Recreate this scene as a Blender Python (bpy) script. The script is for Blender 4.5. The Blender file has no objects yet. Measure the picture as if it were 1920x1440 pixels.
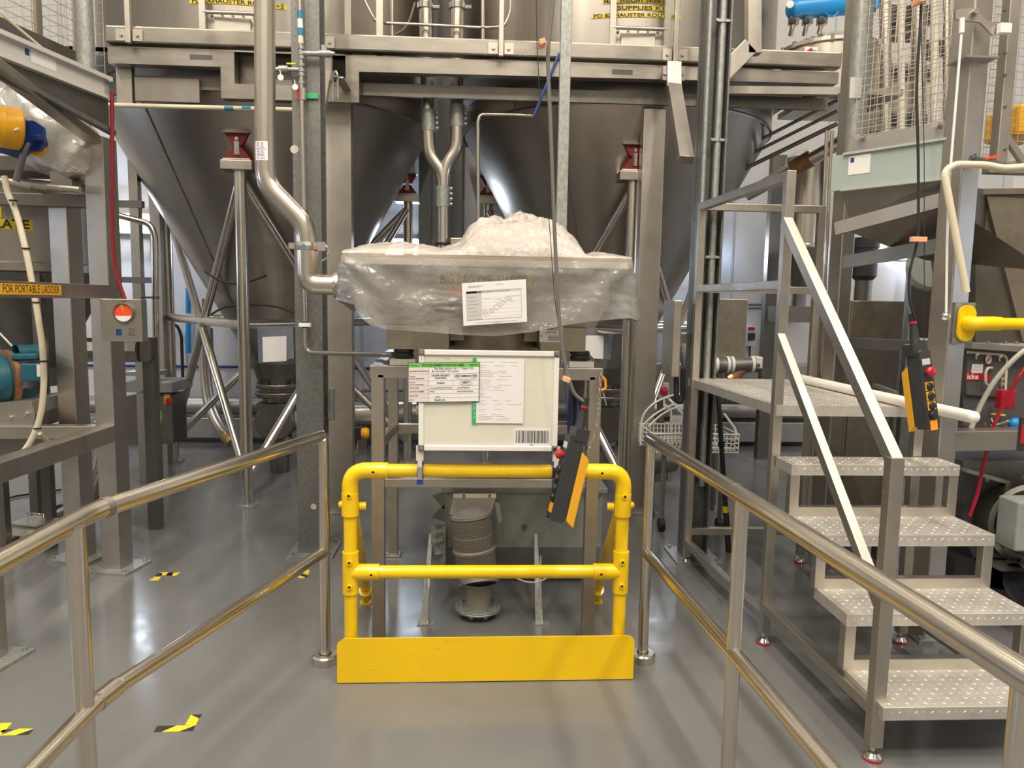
import bpy, math, random
from mathutils import Vector, Matrix, noise
C = bpy.context.scene.collection
V = Vector
# ---------------------------------------------------------------- camera model (shared by placement helper)
CAM_H, FPX = 1.7, 1400.0
YAW, PITCH, ROLL = math.radians(-3.2), math.atan(155/1400.0), math.radians(1.0)
def _basis():
    cy, sy = math.cos(YAW), math.sin(YAW)
    cp, sp = math.cos(PITCH), math.sin(PITCH)
    r0 = V((cy, sy, 0)); fw = V((-sy*cp, cy*cp, -sp)); u0 = V((-sy*sp, cy*sp, cp))
    c, s = math.cos(ROLL), math.sin(ROLL)
    return r0*c + u0*s, u0*c - r0*s, fw
RT, UP, FW = _basis()
def at(px, py, Y=None, Z=None, X=None):
    """surveyed point: the place on the sight line of (px, py) that lies at world depth Y (or height Z, or X)"""
    d = FW + RT*((px-960)/FPX) + UP*((720-py)/FPX)
    t = Y/d.y if Y is not None else ((Z-CAM_H)/d.z if Z is not None else X/d.x)
    return V((t*d.x, t*d.y, CAM_H + t*d.z))
# ---------------------------------------------------------------- materials
def srgb(h):
    h = h.lstrip('#'); o = []
    for i in (0, 2, 4):
        c = int(h[i:i+2], 16)/255
        o.append(c/12.92 if c <= 0.04045 else ((c+0.055)/1.055)**2.4)
    return (*o, 1)
MATS = {}
def mat(name, col, rough=0.5, metal=0.0, var=0.0, rvar=0.0, scale=(6, 6, 6), bump=0.0, bscale=60.0, spec=0.5, coat=0.0, col2=None, mixscale=3.0, emit=0.0, trans=0.0, detail=4):
    m = bpy.data.materials.new(name); m.use_nodes = True
    nt = m.node_tree; b = nt.nodes['Principled BSDF']
    c = srgb(col) if isinstance(col, str) else (*col, 1)
    b.inputs['Base Color'].default_value = c
    b.inputs['Roughness'].default_value = rough; b.inputs['Metallic'].default_value = metal
    b.inputs['Specular IOR Level'].default_value = spec
    b.inputs['Coat Weight'].default_value = coat
    if trans: b.inputs['Transmission Weight'].default_value = trans
    if emit:
        b.inputs['Emission Color'].default_value = c; b.inputs['Emission Strength'].default_value = emit
    if var or rvar or bump or col2:
        tc = nt.nodes.new('ShaderNodeTexCoord'); mp = nt.nodes.new('ShaderNodeMapping')
        mp.inputs['Scale'].default_value = scale
        nt.links.new(tc.outputs['Object'], mp.inputs['Vector'])
        n = nt.nodes.new('ShaderNodeTexNoise'); n.inputs['Scale'].default_value = 1.0; n.inputs['Detail'].default_value = detail
        nt.links.new(mp.outputs[0], n.inputs['Vector'])
        if rvar:
            r = nt.nodes.new('ShaderNodeMapRange'); r.inputs['From Min'].default_value = .25; r.inputs['From Max'].default_value = .75
            r.inputs['To Min'].default_value = max(.02, rough-rvar); r.inputs['To Max'].default_value = min(1, rough+rvar)
            nt.links.new(n.outputs['Fac'], r.inputs['Value']); nt.links.new(r.outputs[0], b.inputs['Roughness'])
        if var or col2:
            n2 = nt.nodes.new('ShaderNodeTexNoise'); n2.inputs['Scale'].default_value = mixscale; n2.inputs['Detail'].default_value = 5
            nt.links.new(mp.outputs[0] if col2 is None else tc.outputs['Object'], n2.inputs['Vector'])
            mx = nt.nodes.new('ShaderNodeMix'); mx.data_type = 'RGBA'
            mx.inputs[6].default_value = tuple(x*(1-var) for x in c[:3])+(1,)
            mx.inputs[7].default_value = tuple(min(1, x*(1+var)) for x in c[:3])+(1,) if col2 is None else (srgb(col2) if isinstance(col2, str) else (*col2, 1))
            r2 = nt.nodes.new('ShaderNodeMapRange'); r2.inputs['From Min'].default_value = .35; r2.inputs['From Max'].default_value = .65
            nt.links.new(n2.outputs['Fac'], r2.inputs['Value'])
            nt.links.new(r2.outputs[0], mx.inputs[0]); nt.links.new(mx.outputs[2], b.inputs['Base Color'])
        if bump:
            n3 = nt.nodes.new('ShaderNodeTexNoise'); n3.inputs['Scale'].default_value = bscale; n3.inputs['Detail'].default_value = 3
            nt.links.new(tc.outputs['Object'], n3.inputs['Vector'])
            bp = nt.nodes.new('ShaderNodeBump'); bp.inputs['Strength'].default_value = bump; bp.inputs['Distance'].default_value = .01
            nt.links.new(n3.outputs['Fac'], bp.inputs['Height']); nt.links.new(bp.outputs[0], b.inputs['Normal'])
    MATS[name] = m
    return m
M = MATS
mat('steel_tube', (.72, .67, .59), .24, 1, rvar=.012, var=.02, scale=(5, 5, 5))          # polished rails
mat('steel_frame', (.52, .485, .43), .40, 1, rvar=.06, var=.05, scale=(3, 3, 3))            # satin box section
mat('steel_bright', (.53, .495, .44), .42, 1, rvar=.08, var=.05, scale=(4, 4, 4))
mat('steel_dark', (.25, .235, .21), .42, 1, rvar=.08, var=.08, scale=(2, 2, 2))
mat('steel_sheet', (.42, .39, .35), .35, 1, rvar=.02, var=.05, scale=(2.5, 2.5, .3), detail=2)          # cone and tank plate, streaky
mat('steel_weld', (.34, .31, .28), .5, 1)
mat('beam_steel', (.36, .335, .295), .38, 1, rvar=.07, var=.07, scale=(2, 4, 8))
mat('galvanised', (.21, .213, .205), .48, .75, rvar=.08, var=.12, scale=(14, 14, 14))
mat('galvanised_pale', (.35, .365, .35), .45, .6, rvar=.08, var=.16, scale=(22, 22, 10))
mat('grey_paint', (.30, .33, .31), .45, 0, var=.06)
mat('grey_panel', (.42, .45, .44), .3, 0, var=.04)
mat('bin_grey', (.235, .255, .245), .28, .2, var=.06)
mat('fascia_pale', (.55, .535, .50), .35)
mat('sleeve_grey', (.33, .31, .275), .45, .4)
mat('yellow_paint', (.90, .585, .002), .28, 0, spec=.5, var=.03, rvar=.05, coat=.2)
mat('yellow_worn', (.86, .56, .004), .33, 0, var=.04, rvar=.06, scale=(6, 6, 30))
mat('yellow_label', (.80, .62, .02), .45)
mat('amber_label', (.85, .42, .02), .45)
mat('motor_yellow', (.80, .40, .01), .4)
mat('orange_plastic', (.90, .34, .01), .4)
mat('peach_plastic', (.85, .42, .22), .5)
mat('red_plastic', (.45, .015, .03), .3)
mat('red_paint', (.19, .010, .014), .45)
mat('red_bright', (.85, .08, .03), .4)
mat('blue_paint', (.012, .05, .22), .35)
mat('blue_bright', (.02, .30, .72), .3)
mat('blue_rubber', (.015, .05, .3), .45)
mat('teal_paint', (.014, .11, .16), .4, var=.08)
mat('teal_band', (.02, .22, .36), .5)
mat('green_label', (.16, .52, .10), .5)
mat('green_strip', (.04, .42, .16), .5)
mat('green_sign', (.0, .22, .10), .5)
mat('black_rubber', (.018, .018, .018), .55)
mat('black_plastic', (.035, .035, .037), .42, var=.1)
mat('charcoal', (.09, .09, .09), .5, var=.1)
mat('white_paint', (.80, .78, .73), .4)
mat('board_white', (.72, .70, .60), .28, var=.015)
mat('board_rim', (.80, .79, .75), .35)
mat('paper', (.80, .79, .79), .6)
mat('paper_grey', (.55, .54, .54), .6)
mat('paper_pink', (.74, .66, .64), .6)
mat('ink', (.03, .03, .03), .6)
mat('ink_grey', (.35, .35, .35), .6)
mat('ink_faint', (.55, .55, .56), .6)
mat('plywood', (.72, .47, .26), .6, var=.08)
mat('ivory_plastic', (.70, .63, .47), .45)
mat('cream_plastic', (.66, .62, .54), .5)
mat('brass', (.70, .45, .18), .3, 1)
mat('chrome', (.82, .80, .77), .12, 1)
mat('cable_grey', (.16, .15, .14), .5)
mat('cable_pale', (.55, .52, .46), .5)
mat('rust', (.30, .15, .07), .6, .3, var=.2)
mat('sign_white', (.78, .77, .75), .45)
mat('brown_sheet', (.42, .37, .30), .42, .9, rvar=.06, var=.06)
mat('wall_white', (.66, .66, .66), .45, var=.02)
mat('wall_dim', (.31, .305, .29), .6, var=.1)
mat('ceiling_grey', (.42, .41, .39), .6)
mat('duct_steel', (.45, .44, .43), .4, .9, var=.08)
def lamp_mat(name, col, strength):
    m = bpy.data.materials.new(name); m.use_nodes = True; nt = m.node_tree
    nt.nodes.remove(nt.nodes['Principled BSDF']); e = nt.nodes.new('ShaderNodeEmission')
    e.inputs[0].default_value = (*col, 1); e.inputs[1].default_value = strength
    nt.links.new(e.outputs[0], nt.nodes['Material Output'].inputs[0]); M[name] = m
lamp_mat('lamp_cool', (.72, .84, 1), 60)
lamp_mat('lamp_warm', (1, .86, .68), 9)
def film_mat(name, clear, tint, rough):
    """thin polythene: part clear, part milky, with a glossy skin"""
    m = bpy.data.materials.new(name); m.use_nodes = True; nt = m.node_tree; N = nt.nodes; L = nt.links
    N.remove(N['Principled BSDF'])
    tr = N.new('ShaderNodeBsdfTransparent'); tr.inputs[0].default_value = (.97, .97, .96, 1)
    df = N.new('ShaderNodeBsdfDiffuse'); df.inputs[0].default_value = (*tint, 1)
    tl = N.new('ShaderNodeBsdfTranslucent'); tl.inputs[0].default_value = (*tint, 1)
    gl = N.new('ShaderNodeBsdfGlossy'); gl.inputs[1].default_value = rough; gl.inputs[0].default_value = (1, 1, 1, 1)
    m1 = N.new('ShaderNodeMixShader'); m1.inputs[0].default_value = .35; L.new(df.outputs[0], m1.inputs[1]); L.new(tl.outputs[0], m1.inputs[2])
    tc = N.new('ShaderNodeTexCoord'); nz = N.new('ShaderNodeTexNoise'); nz.inputs['Scale'].default_value = 7; nz.inputs['Detail'].default_value = 6
    L.new(tc.outputs['Object'], nz.inputs['Vector'])
    mr = N.new('ShaderNodeMapRange'); mr.inputs['From Min'].default_value = .3; mr.inputs['From Max'].default_value = .7
    mr.inputs['To Min'].default_value = 1-clear-.12; mr.inputs['To Max'].default_value = 1-clear+.12
    L.new(nz.outputs['Fac'], mr.inputs['Value'])
    m2 = N.new('ShaderNodeMixShader'); L.new(mr.outputs[0], m2.inputs[0]); L.new(tr.outputs[0], m2.inputs[1]); L.new(m1.outputs[0], m2.inputs[2])
    fr = N.new('ShaderNodeFresnel'); fr.inputs[0].default_value = 1.5
    mu = N.new('ShaderNodeMath'); mu.operation = 'MULTIPLY'; mu.inputs[1].default_value = .9; mu.use_clamp = True; L.new(fr.outputs[0], mu.inputs[0])
    m3 = N.new('ShaderNodeMixShader'); L.new(mu.outputs[0], m3.inputs[0]); L.new(m2.outputs[0], m3.inputs[1]); L.new(gl.outputs[0], m3.inputs[2])
    bp = N.new('ShaderNodeBump'); bp.inputs['Strength'].default_value = .35; bp.inputs['Distance'].default_value = .02
    n3 = N.new('ShaderNodeTexNoise'); n3.inputs['Scale'].default_value = 14; n3.inputs['Detail'].default_value = 4; n3.inputs['Distortion'].default_value = 1.5
    L.new(tc.outputs['Object'], n3.inputs['Vector']); L.new(n3.outputs['Fac'], bp.inputs['Height'])
    L.new(bp.outputs[0], gl.inputs['Normal']); L.new(bp.outputs[0], df.inputs['Normal'])
    L.new(m3.outputs[0], N['Material Output'].inputs[0]); M[name] = m
film_mat('film_clear', .70, (.72, .71, .68), .10)
film_mat('film_milky', .24, (.70, .69, .67), .25)
film_mat('film_wallet', .35, (.30, .34, .46), .25)
# ---------------------------------------------------------------- mesh builder
WL = {}                                   # world position of each parent's origin
def frame_of(d, up=V((0, 0, 1))):
    d = d.normalized()
    if abs(d.dot(up)) > .999: up = V((0, 1, 0))
    s = d.cross(up).normalized(); return s, s.cross(d).normalized(), d
class MB:
    def __init__(s): s.v, s.f, s.m, s.sm = [], [], [], []
    def add(s, vs, fs, m=0, sm=False):
        b = len(s.v); s.v += [V(x) for x in vs]
        for f in fs: s.f.append([b+i for i in f]); s.m.append(m); s.sm.append(sm)
        return s
    def bx(s, x0, x1, y0, y1, z0, z1, m=0):
        p = [(x, y, z) for z in (z0, z1) for y in (y0, y1) for x in (x0, x1)]
        return s.add(p, [(0, 2, 3, 1), (4, 5, 7, 6), (0, 1, 5, 4), (2, 6, 7, 3), (0, 4, 6, 2), (1, 3, 7, 5)], m)
    def box(s, c, size, m=0, rot=0.0, R=None):
        c = V(c); R = R or Matrix.Rotation(rot, 3, 'Z'); h = V(size)/2
        p = [c + R @ V((x*h.x, y*h.y, z*h.z)) for z in (-1, 1) for y in (-1, 1) for x in (-1, 1)]
        return s.add(p, [(0, 2, 3, 1), (4, 5, 7, 6), (0, 1, 5, 4), (2, 6, 7, 3), (0, 4, 6, 2), (1, 3, 7, 5)], m)
    def bar(s, p, q, w, h, m=0, up=V((0, 0, 1))):
        p, q = V(p), V(q); a, b, d = frame_of(q-p, up); a *= w/2; b *= h/2
        r = [p-a-b, p+a-b, p+a+b, p-a+b, q-a-b, q+a-b, q+a+b, q-a+b]
        return s.add(r, [(0, 1, 2, 3), (7, 6, 5, 4), (0, 4, 5, 1), (1, 5, 6, 2), (2, 6, 7, 3), (3, 7, 4, 0)], m)
    def tube(s, pts, r, m=0, seg=16, fillet=0.0, caps=True, fs=6, r2=None, closed=False):
        P = [V(p) for p in pts]
        if fillet and len(P) > 2:
            Q = [P[0]]
            for i in range(1, len(P)-1):
                a, b, c = P[i-1], P[i], P[i+1]; d1, d2 = (a-b), (c-b)
                t = min(fillet, d1.length*.49, d2.length*.49); A = b+d1.normalized()*t; B = b+d2.normalized()*t
                for k in range(fs+1):
                    u = k/fs; Q.append(A*(1-u)**2 + b*2*u*(1-u) + B*u*u)
            Q.append(P[-1]); P = Q
        n = len(P); rings = []
        side = None
        for i in range(n):
            d = ((P[i+1]-P[i]).normalized() if i < n-1 else V((0, 0, 0))) + ((P[i]-P[i-1]).normalized() if i else V((0, 0, 0)))
            if closed and i in (0, n-1): d = (P[1]-P[0]).normalized() + (P[-1]-P[-2]).normalized()
            d.normalize()
            if side is None: side, up2, _ = frame_of(d)
            side = (side - d*side.dot(d)).normalized(); up2 = side.cross(d)
            rr = r if r2 is None else r+(r2-r)*i/(n-1)
            k = 1.0
            if 0 < i < n-1:
                cs = (P[i]-P[i-1]).normalized().dot(d); k = 1/max(cs, .35)
            if k > 1.02 and not closed:
                bis = ((P[i+1]-P[i]).normalized() - (P[i]-P[i-1]).normalized())
                bis = bis - d*bis.dot(d)
                bis = bis.normalized() if bis.length > 1e-6 else side
            else: bis = None
            ring = []
            for j in range(seg):
                a = 2*math.pi*j/seg; o = side*math.cos(a)*rr + up2*math.sin(a)*rr
                if bis is not None: o = o + bis*(o.dot(bis))*(k-1)
                ring.append(P[i]+o)
            rings.append(ring)
        vs = [x for g in rings for x in g]
        fs_ = [(i*seg+j, i*seg+(j+1) % seg, (i+1)*seg+(j+1) % seg, (i+1)*seg+j) for i in range(n-1) for j in range(seg)]
        s.add(vs, fs_, m, True)
        if caps and not closed:
            s.add(rings[0], [tuple(range(seg))], m); s.add(rings[-1], [tuple(reversed(range(seg)))], m)
        return s
    def lathe(s, prof, o=(0, 0, 0), axis=(0, 0, 1), m=0, seg=32, a0=0, a1=2*math.pi, smooth=True, sharp=True):
        """prof: (radius, height) pairs along axis"""
        o = V(o); a, b, d = frame_of(V(axis)); full = abs(a1-a0-2*math.pi) < 1e-6; nn = seg if full else seg+1
        def ring(r, h): return [o + d*h + (a*math.cos(a0+(a1-a0)*j/seg) + b*math.sin(a0+(a1-a0)*j/seg))*r for j in range(nn)]
        for i in range(len(prof)-1):
            (r0, h0), (r1, h1) = prof[i], prof[i+1]
            A, B = ring(max(r0, 1e-5), h0), ring(max(r1, 1e-5), h1)
            s.add(A+B, [(j, (j+1) % nn, nn+(j+1) % nn, nn+j) for j in range(nn if full else nn-1)], m, smooth)
        return s
    def cyl(s, p, q, r, m=0, seg=24, r2=None): return s.tube([p, q], r, m, seg, r2=r2)
    def prism(s, poly, off, m=0, m_side=None):
        P = [V(p) for p in poly]; o = V(off); n = len(P)
        s.add(P+[p+o for p in P], [tuple(reversed(range(n))), tuple(range(n, 2*n))], m)
        return s.add(P+[p+o for p in P], [(i, (i+1) % n, n+(i+1) % n, n+i) for i in range(n)], m if m_side is None else m_side)
    def ball(s, c, r, m=0, seg=16, sc=(1, 1, 1)):
        c = V(c); n = seg//2; vs = []
        for i in range(n+1):
            t = math.pi*i/n
            for j in range(seg):
                a = 2*math.pi*j/seg; vs.append(c+V((math.sin(t)*math.cos(a)*r*sc[0], math.sin(t)*math.sin(a)*r*sc[1], math.cos(t)*r*sc[2])))
        return s.add(vs, [(i*seg+j, (i+1)*seg+j, (i+1)*seg+(j+1) % seg, i*seg+(j+1) % seg) for i in range(n) for j in range(seg)], m, True)
    def hexbolt(s, c, d, r, h, m=0):
        return s.tube([V(c), V(c)+V(d).normalized()*h], r, m, 6)
    def grid(s, fn, nu, nv, m=0, sm=True):
        vs = [fn(i/nu, j/nv) for j in range(nv+1) for i in range(nu+1)]
        return s.add(vs, [(j*(nu+1)+i, j*(nu+1)+i+1, (j+1)*(nu+1)+i+1, (j+1)*(nu+1)+i) for j in range(nv) for i in range(nu)], m, sm)
    def text(s, body, o, xd, yd, size, m=0, align='CENTER', bold=False, stretch=1.0, fit=0):
        o, xd, yd = V(o), V(xd).normalized(), V(yd).normalized()
        cu = bpy.data.curves.new('lettering', 'FONT'); cu.body = body; cu.size = size; cu.align_x = align; cu.align_y = 'CENTER'
        cu.resolution_u = 3
        if bold: cu.offset = size*.022
        ob = bpy.data.objects.new('lettering', cu); C.objects.link(ob)
        dg = bpy.context.evaluated_depsgraph_get(); me = bpy.data.meshes.new_from_object(ob.evaluated_get(dg))
        if fit: stretch = fit/max(1e-6, max(v.co.x for v in me.vertices)-min(v.co.x for v in me.vertices))
        s.add([o + xd*v.co.x*stretch + yd*v.co.y for v in me.vertices], [tuple(p.vertices) for p in me.polygons], m)
        bpy.data.objects.remove(ob); bpy.data.curves.remove(cu); bpy.data.meshes.remove(me)
        return s
    def build(s, name, mats, parent=None, label=None, bev=0.0, kind=None, solid=0.0, auto=False):
        if not isinstance(mats, (list, tuple)): mats = [mats]
        if parent is not None: o = WL[parent.name]
        else:
            xs = [p.x for p in s.v]; ys = [p.y for p in s.v]; o = V(((min(xs)+max(xs))/2, (min(ys)+max(ys))/2, min(p.z for p in s.v)))
        me = bpy.data.meshes.new(name); me.from_pydata([tuple(p-o) for p in s.v], [], s.f)
        for x in mats: me.materials.append(M[x])
        me.polygons.foreach_set('material_index', s.m); me.polygons.foreach_set('use_smooth', s.sm)
        me.update(); ob = bpy.data.objects.new(name, me); C.objects.link(ob)
        if parent is not None: ob.parent = parent
        else: ob.location = o
        WL[ob.name] = o
        if label: ob['label'] = label
        if kind: ob['kind'] = kind
        if bev:
            b = ob.modifiers.new('bevel', 'BEVEL'); b.width = bev; b.segments = 2; b.limit_method = 'ANGLE'; b.angle_limit = math.radians(50)
        if solid:
            t = ob.modifiers.new('solid', 'SOLIDIFY'); t.thickness = solid; t.offset = 0
        return ob
def tag(o, label, cat, group=None):
    o['label'] = label; o['category'] = cat
    if group: o['group'] = group
    return o
def thing(name, label, cat, loc, group=None):
    o = bpy.data.objects.new(name, None); C.objects.link(o); o.location = V(loc); o.empty_display_size = .1
    WL[o.name] = V(loc); return tag(o, label, cat, group)
def struct(name, mb, m, bev=0.0):
    return mb.build(name, m, None, kind='structure', bev=bev)
# ================================================================ the setting
BACK, LEFTX, RIGHTX, FRONT, CEIL = 9.1, -7.5, 9.0, -4.5, 9.0
def floor_material():
    m = bpy.data.materials.new('epoxy_floor'); m.use_nodes = True; nt = m.node_tree; N = nt.nodes; L = nt.links; b = N['Principled BSDF']
    tc = N.new('ShaderNodeTexCoord')
    n1 = N.new('ShaderNodeTexNoise'); n1.inputs['Scale'].default_value = .9; n1.inputs['Detail'].default_value = 7; n1.inputs['Distortion'].default_value = .6
    n2 = N.new('ShaderNodeTexNoise'); n2.inputs['Scale'].default_value = 5; n2.inputs['Detail'].default_value = 5
    L.new(tc.outputs['Object'], n1.inputs['Vector']); L.new(tc.outputs['Object'], n2.inputs['Vector'])
    cr = N.new('ShaderNodeValToRGB'); e = cr.color_ramp.elements
    e[0].position = .3; e[0].color = (.130, .132, .133, 1); e[1].position = .72; e[1].color = (.180, .180, .178, 1)
    L.new(n1.outputs['Fac'], cr.inputs[0]); L.new(cr.outputs[0], b.inputs['Base Color'])
    mr = N.new('ShaderNodeMapRange'); mr.inputs['From Min'].default_value = .3; mr.inputs['From Max'].default_value = .7
    mr.inputs['To Min'].default_value = .13; mr.inputs['To Max'].default_value = .26
    L.new(n2.outputs['Fac'], mr.inputs['Value']); L.new(mr.outputs[0], b.inputs['Roughness'])
    b.inputs['Specular IOR Level'].default_value = .55
    n3 = N.new('ShaderNodeTexNoise'); n3.inputs['Scale'].default_value = 9; n3.inputs['Detail'].default_value = 2
    L.new(tc.outputs['Object'], n3.inputs['Vector'])
    bp = N.new('ShaderNodeBump'); bp.inputs['Strength'].default_value = .05; bp.inputs['Distance'].default_value = .02
    L.new(n3.outputs['Fac'], bp.inputs['Height']); L.new(bp.outputs[0], b.inputs['Normal'])
    M['epoxy_floor'] = m
floor_material()
struct('floor', MB().bx(LEFTX, RIGHTX, FRONT, BACK, -.1, 0), 'epoxy_floor')
def panel_wall(name, x0, x1, y0, y1, along):
    """insulated panel wall with narrow joints every 1.1 m"""
    b = MB(); b.bx(x0, x1, y0, y1, 0, CEIL)
    return struct(name, b, 'wall_white')
panel_wall('wall_back', LEFTX, RIGHTX, BACK, BACK+.15, 0)
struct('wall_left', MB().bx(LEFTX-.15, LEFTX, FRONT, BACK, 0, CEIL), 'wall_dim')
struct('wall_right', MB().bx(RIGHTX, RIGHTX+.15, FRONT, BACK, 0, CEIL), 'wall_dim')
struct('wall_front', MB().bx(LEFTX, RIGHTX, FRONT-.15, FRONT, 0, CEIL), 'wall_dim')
struct('ceiling', MB().bx(LEFTX, RIGHTX, FRONT, BACK, CEIL, CEIL+.1), 'ceiling_grey')
jt = MB()
x = LEFTX+.6
while x < RIGHTX:
    jt.bx(x-.012, x+.012, BACK-.006, BACK, 0, CEIL); x += 1.12
mat('joint_seal', (.50, .51, .54), .5)
struct('trim_1', jt, 'joint_seal')
cv = MB(); cv.prism([(LEFTX, BACK, 0), (LEFTX, BACK-.14, 0), (LEFTX, BACK-.03, .16), (LEFTX, BACK, .16)], (RIGHTX-LEFTX, 0, 0))
mat('coving', (.30, .31, .32), .3)
struct('baseboard_back', cv, 'coving')
# ---------------------------------------------------------------- lights the hall has
def area(name, loc, sx, sy, power, col, rot=(0, 0, 0)):
    l = bpy.data.lights.new(name, 'AREA'); l.shape = 'RECTANGLE'; l.size = sx; l.size_y = sy; l.energy = power; l.color = col
    o = bpy.data.objects.new(name, l); C.objects.link(o); o.location = loc; o.rotation_euler = rot
    return o
WARM = (1.0, .895, .75)
k = 0
for y in (-2.4, -.2, 2.0, 7.2):
    for x in (-4.6, -1.5, 1.6, 4.7):
        t = thing('ceiling_light', f'long warm batten light on the ceiling, {["nearest the front wall","over the walkway","over the guard rail","over the silos"][[-2.4,-.2,2.0,7.2].index(y)]}, {["first","second","third","fourth"][[-4.6,-1.5,1.6,4.7].index(x)]} from the motor side', 'light', (x, y, CEIL-.06), 'warm batten lights')
        MB().bx(x-.14, x+.14, y-.78, y+.78, CEIL-.06, CEIL).build('lamp_housing', 'white_paint', t)
        area('ceiling_lamp', (x, y, CEIL-.075), .26, 1.5, {-2.4: 265, -.2: 230, 2.0: 165, 7.2: 85}[y], WARM)
# cool bulkhead lamps low on the back wall
COOL = (.55, .70, 1.0)
for i, (x, z, pw, lab) in enumerate([(-3.98, 2.52, 250, 'glaring cool white bulkhead lamp on the back wall, beside the first silo'), (-.75, 2.3, 190, 'cool white bulkhead lamp on the back wall between the two silos'),
                        (2.6, 2.3, 120, 'cool white bulkhead lamp on the back wall behind the second silo'), (5.4, 2.4, 60, 'cool white bulkhead lamp on the back wall near the corner')]):
    t = thing('bulkhead_lamp', lab, 'lamp', (x, BACK-.12, z), 'cool bulkhead lamps')
    MB().bx(x-.30, x+.30, BACK-.10, BACK, z-.12, z+.12).build('lamp_housing', 'white_paint', t, bev=.02)
    MB().bx(x-.27, x+.27, BACK-.125, BACK-.10, z-.10, z+.10).build('diffuser', 'lamp_cool', t, bev=.01)
    area('bulkhead_light', (x, BACK-.14, z), .5, .1, pw, COOL, (math.radians(90), 0, 0))
for i, (x, y, sgn, lab) in enumerate([(LEFTX, 2.2, 1, 'cool bulkhead lamp on the wall past the control box, nearer the front'), (LEFTX, 6.2, 1, 'cool bulkhead lamp on the wall past the control box, nearer the back'), (RIGHTX, 2.2, -1, 'cool bulkhead lamp on the wall past the mixer, nearer the front'), (RIGHTX, 6.2, -1, 'cool bulkhead lamp on the wall past the mixer, nearer the back')]):
    t = thing('bulkhead_lamp', lab, 'lamp', (x+sgn*.06, y, 2.3), 'cool bulkhead lamps')
    MB().bx(min(x, x+sgn*.1), max(x, x+sgn*.1), y-.65, y+.65, 2.2, 2.4).build('lamp_housing', 'white_paint', t, bev=.02)
    area('bulkhead_light', (x+sgn*.12, y, 2.3), .2, 1.25, 30 if x < 0 else 45, COOL, (0, math.radians(-90*sgn), 0))
w = bpy.data.worlds.new('hall_air'); bpy.context.scene.world = w; w.use_nodes = True
w.node_tree.nodes['Background'].inputs[0].default_value = (.9, .85, .8, 1); w.node_tree.nodes['Background'].inputs[1].default_value = .05
# ---------------------------------------------------------------- camera
cd = bpy.data.cameras.new('camera'); cam = bpy.data.objects.new('camera', cd); C.objects.link(cam)
cd.sensor_width = 36; cd.lens = 36*FPX/1920; cd.sensor_fit = 'HORIZONTAL'; cd.clip_start = .05
R = Matrix((RT, UP, -FW)).transposed(); cam.matrix_world = Matrix.Translation((0, 0, CAM_H)) @ R.to_4x4()
bpy.context.scene.camera = cam
sc = bpy.context.scene
sc.view_settings.view_transform = 'Standard'; sc.view_settings.look = 'None'; sc.view_settings.gamma = 1; sc.view_settings.use_curve_mapping = False
sc.view_settings.exposure = -0.38
try:
    sc.cycles.max_bounces = 10; sc.cycles.transparent_max_bounces = 12; sc.cycles.use_denoising = True; sc.cycles.sample_clamp_indirect = 6
except Exception: pass
# ================================================================ stainless handrails either side of the walkway
RR, RP = .0284, .0245
def flange(b, x, y, r=.06, h=.045): b.lathe([(.028, h), (r-.006, h), (r, h-.008), (r, 0)], (x, y, 0), seg=32)
t = thing('handrail', 'stainless tube handrail bending towards the grey column, on the control box side of the walkway', 'handrail', (-.665, 3.36, 0))
LF, LE, LN = V((-.672, 3.40, 1.075)), V((-1.085, 2.17, 1.075)), V((-1.10, .55, 1.075))
MB().tube([(-.665, 3.38, 1.045), LF, LE, LN], RR, fillet=.07).build('top_rail', 'steel_tube', t)
MB().tube([(-.668, 3.38, .535), (-1.06, 2.13, .535), (-1.085, .55, .535)], RP*1.04).build('mid_rail', 'steel_tube', t)
PTS = [MB().tube([(-.665, 3.38, 0), (-.665, 3.38, 1.06)], RP*.98).build('post', 'steel_tube', t)]
PL = at(141, 984, Z=1.075)
PTS.append(MB().tube([(PL.x, PL.y, 0), (PL.x, PL.y, 1.07)], RP*1.08).build('post', 'steel_tube', t))
PTS.append(MB().tube([(-1.09, .75, 0), (-1.09, .75, 1.07)], RP).build('post', 'steel_tube', t))
for k_, (x, y) in enumerate(((-.665, 3.38), (PL.x, PL.y), (-1.09, .75))):
    b = MB(); flange(b, x, y); b.build('floor_flange', 'steel_tube', PTS[k_])
dj = (LF-LE).normalized()
MB().tube([LE+dj*.03, LE+dj*.055], RR*1.1).build('joint_sleeve', 'steel_weld', t)
lm = V((-1.06, 2.13, .535)); dj2 = (V((-.668, 3.38, .535))-lm).normalized()
MB().tube([lm-V((0, .04, 0)), lm+dj2*.05], RR*1.03).tube([lm+dj2*.05, lm+dj2*.06], RR*.9).build('joint_sleeve', 'steel_tube', t)
t = thing('handrail', 'stainless tube handrail running straight beside the checker plate stairs', 'handrail', (.838, 3.36, 0))
MB().tube([(.836, 3.37, 1.045), (.838, 3.39, 1.075), (.898, 2.368, 1.075), (.985, .55, 1.075)], RR, fillet=.05).build('top_rail', 'steel_tube', t)
MB().tube([(.836, 3.37, .535), (.895, 2.36, .535), (.975, .55, .535)], RP*1.04).build('mid_rail', 'steel_tube', t)
for (x, y) in ((.837, 3.37), (.897, 2.36), (.962, 1.17)):
    pt = MB().tube([(x, y, 0), (x, y, 1.07)], RP).build('post', 'steel_tube', t)
    b = MB(); flange(b, x, y); b.build('floor_flange', 'steel_tube', pt)
for (x, y) in ((.897, 2.36), (.966, 1.12)):
    MB().tube([(x, y+.05, 1.075), (x, y+.062, 1.075)], RR*1.04).build('joint_sleeve', 'steel_weld', t)
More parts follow.
